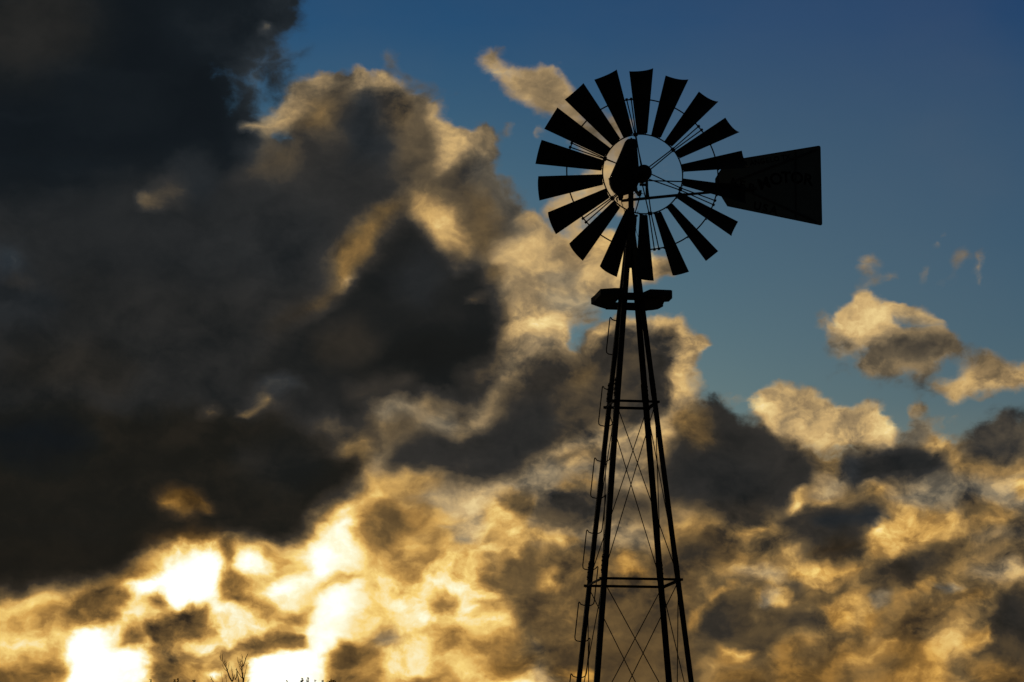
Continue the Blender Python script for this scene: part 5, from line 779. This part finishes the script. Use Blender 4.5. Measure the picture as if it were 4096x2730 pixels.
bm = bmesh.new()                              # furl lever with its little hook
plate(bm, [(-0.165, 8.70), (-0.130, 8.62), (-0.122, 8.575), (-0.095, 8.572), (-0.075, 8.60), (-0.072, 8.665), (-0.085, 8.70)], 'y', -0.02, 0.0)
tube(bm, [(-0.122, -0.01, 8.612), (-0.140, -0.01, 8.606), (-0.147, -0.01, 8.588), (-0.140, -0.01, 8.566), (-0.132, -0.01, 8.556)], [0.006, 0.009, 0.009, 0.007, 0.004], 8)
tube(bm, [(-0.135, -0.025, 8.668), (-0.125, 0.0, 8.652)], 0.022, 12)
finish('furl_lever', bm, CAST, mill)
bm = bmesh.new(); tube(bm, [(-0.094, -0.01, 8.575), (-0.092, -0.01, 8.545), (-0.046, 0.0, 8.43)], 0.0036, 6)
tube(bm, [(-0.085, 0.0, 8.565), (-0.02, 0.03, 8.605), (0.075, 0.03, 8.68)], 0.0036, 6)
finish('furl_wire', bm, STEEL, mill)
bm = bmesh.new(); tube(bm, [(0.112, -0.03, 8.64), (0.055, -0.03, 8.448)], 0.0065, 6)
for p in ((0.07, 8.437, 0.095, 8.452), (0.07, 8.437, 0.092, 8.428), (0.07, 8.437, 0.085, 8.460)): tube(bm, [(p[0], -0.03, p[1]), (p[2], -0.035, p[3])], 0.002, 5)
finish('pull_rod', bm, STEEL, mill)
bm = bmesh.new(); tube(bm, [(0.060, -0.02, 8.29), (0.064, -0.02, 8.24), (0.088, -0.02, 8.17)], 0.0025, 5)
finish('loose_wire', bm, STEEL, mill)

# the wheel, facing the viewer and a little to the right of the line of sight
WC = Vector((0.0777, -0.315, 8.802))
RI, RO = 0.440, 0.832
def wp(r, deg, n=0.0, t=0.0):                  # polar point on the wheel; n towards the viewer, t along the rim
    a_ = R(deg); return WC + Vector((r * math.cos(a_) - t * math.sin(a_), -n, r * math.sin(a_) + t * math.cos(a_)))
bm = bmesh.new()
for rad, rr in ((RI, 0.0074), (RO, 0.0074)):
    tube(bm, [wp(rad, k * 3) for k in range(120)], rr, 8, True)
for k in range(18):                            # clips where each blade is riveted to the rims
    d = 90 - 20 * k
    for rad, w in ((RI, 0.036), (RO, 0.066)):
        for s in (-1, 1):
            p = wp(rad, d, -0.01 + s * 0.0 - 0.3 * w * s * 0.6, s * w)
            tube(bm, [p - Vector((0.0, 0.0, 0.0)), wp(rad + 0.014, d, -0.01 - 0.18 * w * s, s * w)], 0.0062, 6)
wheel = finish('wind_wheel', bm, STEEL, mill, True)
bm = bmesh.new()
Y = WC.y
tube(bm, [(0.0777, Y + 0.10, 8.802), (0.0777, Y + 0.09, 8.802), (0.0777, Y + 0.05, 8.802), (0.0777, Y - 0.02, 8.802), (0.0777, Y - 0.07, 8.802), (0.0777, Y - 0.085, 8.802), (0.0777, Y - 0.10, 8.802)], [0.07, 0.084, 0.086, 0.074, 0.086, 0.082, 0.04], 28)
finish('wheel_hub', bm, CAST, wheel, True)
for k in range(6):
    d = 100 - 60 * k
    for s in (-1, 1):
        bm = bmesh.new()
        tube(bm, [wp(0.05, d, 0.075 if s > 0 else -0.06, s * 0.012), wp(RI, d, 0.012 * s, s * 0.008), wp(RO + 0.012, d, 0.0, s * 0.0255)], 0.0066, 8)
        disc(bm, wp(RO + 0.004, d, 0.0, s * 0.0255), (math.cos(R(d)), 0, math.sin(R(d))), 0.014, 0.026, 6)
        disc(bm, wp(RI, d, 0.0, s * 0.010), (math.cos(R(d)), 0, math.sin(R(d))), 0.014, 0.036, 6)
        finish('spoke', bm, STEEL, wheel)
# one curved blade, then copies turned about the axle
BETA = R(34.6); TH = 0.0022
bm = bmesh.new()
R0, R1, W0, W1, H0, H1 = 0.446, 1.157, 0.121, 0.280, 0.017, 0.043
NR, NC = 10, 12; grid = {}
for side in (0, 1):
    for i in range(NR + 1):
        f = i / NR; rad = R0 + (R1 - R0) * f; w = W0 + (W1 - W0) * f; h = H0 + (H1 - H0) * f
        for j in range(NC + 1):
            s = (j / NC - 0.5) * w
            dn = h * (0.35 - (1 - (2 * s / w) ** 2)) + side * TH
            t_ = math.cos(BETA) * s + math.sin(BETA) * dn
            n_ = -math.sin(BETA) * s + math.cos(BETA) * dn
            grid[side, i, j] = bm.verts.new((rad, -n_, t_))
for side in (0, 1):
    for i in range(NR):
        for j in range(NC):
            q = [grid[side, i, j], grid[side, i + 1, j], grid[side, i + 1, j + 1], grid[side, i, j + 1]]
            bm.faces.new(q if side else q[::-1])
for i in range(NR):
    for j in (0, NC): bm.faces.new((grid[0, i, j], grid[0, i + 1, j], grid[1, i + 1, j], grid[1, i, j]))
for j in range(NC):
    for i in (0, NR): bm.faces.new((grid[0, i, j], grid[0, i, j + 1], grid[1, i, j + 1], grid[1, i, j]))
blade = finish('blade', bm, BLADE, wheel, True)
for k in range(18):
    o = blade if k == 0 else blade.copy()
    if k: scene.collection.objects.link(o); o.parent = wheel
    o.location = WC; o.rotation_euler = (0, -R(90 - 20 * k), 0)

# the tail: bone, upper rod and the lettered vane, folded parallel to the wheel
bm = bmesh.new()
bar(bm, (-0.079, 0.08, 8.592), (0.64, 0.10, 8.697), 0.012, 0.030); bar(bm, (0.60, 0.106, 8.6915), (1.45, 0.106, 8.800), 0.012, 0.026)
finish('tail_bone', bm, STEEL, mill)
bm = bmesh.new(); tube(bm, [(0.05, 0.08, 8.829), (0.63, 0.09, 8.838), (1.25, 0.108, 8.835)], 0.0075, 8)
finish('tail_rod', bm, STEEL, mill)
VY = 0.122
bm = bmesh.new()
corner = lambda cx, cz, a0, a1: [(cx + 0.016 * math.cos(R(a0 + (a1 - a0) * i / 4)), cz + 0.016 * math.sin(R(a0 + (a1 - a0) * i / 4))) for i in range(5)]
outline = [(1.120, 8.593), (1.08, 8.660), (0.995, 8.800), (0.990, 8.846), (0.990, 8.891), (1.035, 8.968), (1.085, 9.040), (1.120, 9.097)] + corner(2.169, 9.298, 101, 0) + corner(2.169, 8.4345, 0, -101)
plate(bm, outline, 'y', VY, VY + 0.003)
vane = finish('tail_vane', bm, VANE, mill)
bm = bmesh.new()
def strip(a, b, w): bar(bm, (a[0], VY - 0.004, a[1]), (b[0], VY - 0.004, b[1]), 0.006, w)
strip((1.16, 8.856), (2.14, 9.270), 0.022); strip((1.16, 8.853), (2.128, 8.448), 0.022)
finish('vane_arm', bm, STRIP, vane)
bm = bmesh.new()
bar(bm, (1.902, VY - 0.0025, 9.236), (1.890, VY - 0.0025, 8.489), 0.003, 0.020, (1, 0, 0))
finish('vane_seam', bm, STRIP, vane)
bm = bmesh.new()                               # rolled rim round the sheet
rim = [(p[0], VY + 0.001, p[1]) for p in outline]
tube(bm, rim, 0.0055, 6, True)
finish('vane_rim', bm, STRIP, vane)

def lettering(name, glyphs):
    """glyphs: (character, x, z of centre, height, tilt in degrees), painted on the vane's face"""
    bm = bmesh.new()
    for ch, x, z, h, tilt in glyphs:
        cu = bpy.data.curves.new('letter', 'FONT'); cu.body = ch; cu.size = h / 0.70
        cu.align_x = 'CENTER'; cu.offset = h * 0.035; cu.resolution_u = 3
        ob = bpy.data.objects.new('letter', cu); scene.collection.objects.link(ob)
        dg = bpy.context.evaluated_depsgraph_get(); dg.update()
        me = bpy.data.meshes.new_from_object(ob.evaluated_get(dg))
        c, s = math.cos(R(tilt)), math.sin(R(tilt))
        M = Matrix(((c, -s, 0, x), (0, 0, -1, VY - 0.0012), (s, c, 0, z), (0, 0, 0, 1))) @ Matrix.Translation((0, -h / 2, 0))
        me.transform(M); bm.from_mesh(me)
        bpy.data.objects.remove(ob); bpy.data.curves.remove(cu); bpy.data.meshes.remove(me)
    return finish(name, bm, PAINT, vane)

lettering('maker_lettering', [('A', 1.190, 8.862, 0.100, 4), ('E', 1.290, 8.838, 0.095, -8), ('R', 1.395, 8.808, 0.095, -14), ('M', 1.535, 8.866, 0.125, 20), ('O', 1.675, 8.923, 0.128, 10), ('T', 1.788, 8.945, 0.126, 2), ('O', 1.912, 8.945, 0.128, -4), ('R', 2.040, 8.930, 0.125, -8)])
base = lambda t: (1.215 + t * 0.979, 9.052 + t * 0.203)
xs = [0.0, 0.052, 0.107, None, 0.195, 0.253, 0.315, 0.372, 0.422, 0.478, None, 0.560, 0.612]
lettering('place_lettering', [(ch, *base(x), 0.056, 11.7) for ch, x in zip('SAN ANGELO TX', xs) if x is not None])
lettering('country_lettering', [('U', 1.458, 8.606, 0.088, -10), ('S', 1.548, 8.586, 0.088, -11), ('A', 1.642, 8.566, 0.088, -12)])

# ------------------------------------------------------------------ trees just reaching into the bottom of the view
# the bare tree: limbs as (x, z) in metres above and beside its base, thick at the fork and thin at the tip
LIMBS = [
    (0.0176, [(-0.123, 5.370), (-0.164, 5.430), (-0.202, 5.505), (-0.229, 5.584), (-0.262, 5.681), (-0.299, 5.732), (-0.332, 5.783), (-0.355, 5.881), (-0.359, 5.950)]),
    (0.0099, [(-0.262, 5.681), (-0.255, 5.732), (-0.276, 5.751), (-0.294, 5.783), (-0.306, 5.853)]),
    (0.0077, [(-0.341, 5.806), (-0.369, 5.853), (-0.373, 5.904)]),
    (0.0077, [(-0.253, 5.611), (-0.276, 5.614), (-0.318, 5.658), (-0.355, 5.714), (-0.373, 5.774)]),
    (0.0077, [(-0.229, 5.602), (-0.216, 5.672), (-0.202, 5.741), (-0.192, 5.792)]),
    (0.0077, [(-0.255, 5.732), (-0.239, 5.760), (-0.227, 5.816)]),
    (0.0066, [(-0.276, 5.751), (-0.280, 5.788), (-0.283, 5.811)]),
    (0.0132, [(-0.118, 5.375), (-0.090, 5.440), (-0.067, 5.528)]),
    (0.0132, [(-0.090, 5.426), (-0.053, 5.495), (-0.055, 5.630), (-0.067, 5.686)]),
    (0.0099, [(-0.109, 5.440), (-0.127, 5.533), (-0.146, 5.621), (-0.153, 5.667)]),
    (0.0066, [(-0.118, 5.379), (-0.141, 5.472), (-0.151, 5.542)]),
    (0.0143, [(0.030, 5.194), (0.019, 5.366), (0.003, 5.468), (-0.016, 5.542), (-0.016, 5.598)]),
    (0.0099, [(0.095, 5.440), (0.054, 5.495), (-0.007, 5.598), (-0.048, 5.621)]),
    (0.0198, [(0.063, 5.147), (0.114, 5.366), (0.112, 5.417), (0.100, 5.463), (0.095, 5.519), (0.081, 5.593), (0.077, 5.686), (0.079, 5.700), (0.109, 5.714), (0.132, 5.783), (0.151, 5.862), (0.188, 5.946), (0.202, 5.969)]),
    (0.0099, [(0.081, 5.704), (0.086, 5.778), (0.068, 5.848), (0.077, 5.936)]),
    (0.0088, [(0.063, 5.723), (0.047, 5.778), (0.042, 5.857)]),
    (0.0088, [(0.072, 5.690), (0.044, 5.704), (0.007, 5.755), (-0.021, 5.802), (-0.028, 5.853)]),
    (0.0077, [(0.058, 5.621), (0.026, 5.676), (0.003, 5.727), (-0.014, 5.751)]),
    (0.0066, [(0.146, 5.867), (0.132, 5.881), (0.119, 5.918)]),
    (0.0121, [(0.114, 5.417), (0.137, 5.468), (0.149, 5.542), (0.165, 5.565)]),
    (0.0077, [(0.100, 5.519), (0.105, 5.546), (0.109, 5.574)]),
    (0.0077, [(0.086, 5.778), (0.095, 5.816), (0.100, 5.862)]),
    (0.0066, [(0.030, 5.769), (0.003, 5.802), (-0.021, 5.857)]),
    (0.0066, [(0.128, 5.147), (0.156, 5.472), (0.188, 5.635), (0.202, 5.690), (0.248, 5.760)]),
    (0.0077, [(0.146, 5.008), (0.193, 5.287), (0.221, 5.366), (0.244, 5.426)]),
    (0.0099, [(-0.016, 4.730), (-0.318, 5.008), (-0.536, 5.366), (-0.564, 5.421), (-0.596, 5.477)]),
    (0.0066, [(-0.536, 5.366), (-0.568, 5.407), (-0.610, 5.426)]),
    (0.0066, [(-0.271, 5.008), (-0.336, 5.379), (-0.373, 5.588)]),
    (0.0066, [(-0.225, 5.055), (-0.271, 5.426), (-0.290, 5.528)]),
    (0.0187, [(-0.016, 4.823), (-0.076, 5.194), (-0.123, 5.370)]),
    (0.0187, [(-0.016, 4.823), (0.021, 5.055), (0.063, 5.147)]),
    (0.0154, [(-0.016, 4.823), (0.007, 5.055), (0.030, 5.194)]),
    (0.0154, [(-0.016, 4.776), (0.100, 4.915), (0.146, 5.008), (0.128, 5.147)]),
    (0.0132, [(-0.016, 4.776), (-0.178, 4.915), (-0.271, 5.008), (-0.225, 5.055)]),
]
rnd = random.Random(11)
tree = thing('bare_tree', 'bare leafless tree whose thin twigs rise against the white glow', 'tree', (-5.95, 60.0, -0.07))
bm = bmesh.new()
tube(bm, [(0, 0, -0.2), (0.03, 0.02, 1.4), (-0.02, 0, 3.0), (0.0, 0, 4.7)], [0.13, 0.10, 0.075, 0.045], 10)
finish('trunk', bm, BARK, tree, True)
bm = bmesh.new()
for r0, pts in LIMBS:
    n = len(pts); y0 = rnd.uniform(-0.25, 0.25); sl = rnd.uniform(-0.3, 0.3)
    if pts[0][1] < 4.9: y0 = 0.0
    P3 = [Vector((x, y0 + sl * (z - pts[0][1]), z)) for x, z in pts]
    fine = []
    for i in range(n - 1):
        for k in range(3):
            q = P3[i].lerp(P3[i + 1], k / 3)
            fine.append(q + Vector((rnd.uniform(-1, 1), rnd.uniform(-1, 1), 0)) * (0.0035 if (i or k) else 0))
    fine.append(P3[-1])
    m = len(fine)
    tube(bm, fine, [max(0.0028, r0 * (1 - 0.7 * i / (m - 1))) for i in range(m)], 5)
    for i in range(2, m):                      # stray twiglets
        if rnd.random() < 0.16:
            d = Vector((rnd.uniform(-.5, .5), rnd.uniform(-.4, .4), 1)).normalized() * rnd.uniform(.03, .09)
            tube(bm, [fine[i], fine[i] + d * .6 + Vector((rnd.uniform(-.006, .006), 0, 0)), fine[i] + d], [0.0032, 0.0028, 0.002], 4)
finish('crown', bm, BARK, tree)

def sprig(bm, rnd, base, tip, width, leaf, count):
    base, tip = Vector(base), Vector(tip)
    ax = (tip - base)
    bend = Vector((rnd.uniform(-1, 1), rnd.uniform(-1, 1), 0)) * width * 0.35
    f_ = lambda t: base + ax * t + bend * math.sin(t * 3.1)
    tube(bm, [f_(0), f_(.35), f_(.7), f_(1)], [0.012, 0.009, 0.006, 0.003], 5)
    for i in range(count):
        t = rnd.random() ** 0.8; w = width * (1 - 0.8 * t)
        a_ = rnd.uniform(0, 2 * math.pi); d = Vector((math.cos(a_), math.sin(a_), rnd.uniform(0.2, 1.3))).normalized()
        c = f_(t) + Vector((math.cos(a_), math.sin(a_), 0)) * w * rnd.random() * 0.5
        l = leaf * rnd.uniform(.6, 1.3); s = d.orthogonal().normalized() * l * 0.3
        v4 = [bm.verts.new(c), bm.verts.new(c + d * l * .5 + s), bm.verts.new(c + d * l), bm.verts.new(c + d * l * .5 - s)]
        bm.faces.new(v4)

def evergreen(label, loc, leaders, seed, name='evergreen_tree'):
    """leaders: (x offset, top height, width); the crown below them is a dense mass of sprigs"""
    rnd = random.Random(seed)
    root = thing(name, label, 'tree', loc, 0.0, 'evergreens along the bottom edge')
    H = max(l[1] for l in leaders)
    bm = bmesh.new(); tube(bm, [(0, 0, -0.2), (0.03, 0, H * .4), (0, .02, H * .75), (0, 0, H * 0.93)], [0.16, 0.12, 0.07, 0.025], 8)
    finish('trunk', bm, BARK, root, True)
    bm = bmesh.new()
    for x, top, w in leaders:
        y = rnd.uniform(-.15, .15)
        sprig(bm, rnd, (x * 0.8, y * .5, top - 0.75), (x, y, top), w, 0.045, 150)
    zc = min(l[1] for l in leaders) - 0.16
    for i in range(560):
        f = rnd.random(); z = 0.9 + (zc - 0.9) * f
        rr = (0.95 * (1 - f) ** 0.7 + 0.34) * math.sqrt(rnd.uniform(0.1, 1)); a_ = rnd.uniform(0, 2 * math.pi)
        b = Vector((rr * math.cos(a_), rr * math.sin(a_), z - 0.3))
        sprig(bm, rnd, b, (b.x + .10 * math.cos(a_), b.y + .10 * math.sin(a_), min(zc, z + rnd.uniform(.0, .12))), 0.20, 0.13, 18)
    finish('crown', bm, NEEDLE, root)
    return root

evergreen('dark evergreen with thin pointed tips right of the bare tree', (-6.05, 80.0, 0.0), [(-0.45, 6.555, .09), (-0.07, 6.555, .05), (-0.035, 6.645, .075), (0.15, 6.635, .10), (0.345, 6.595, .09)], 3)
evergreen('dark evergreen with blunt tufted tips, rightmost of the treetops', (-5.33, 80.5, 0.0), [(-0.20, 6.59, .11), (-0.07, 6.585, .12), (0.075, 6.625, .12), (0.155, 6.60, .12), (0.02, 6.575, .08)], 8)
evergreen('distant tree with only wispy tips showing left of the bare tree', (-11.0, 90.0, 0.0), [(-0.77, 7.205, .07), (0.02, 7.215, .06), (0.10, 7.245, .09), (0.60, 7.20, .15), (0.66, 7.19, .12)], 21)
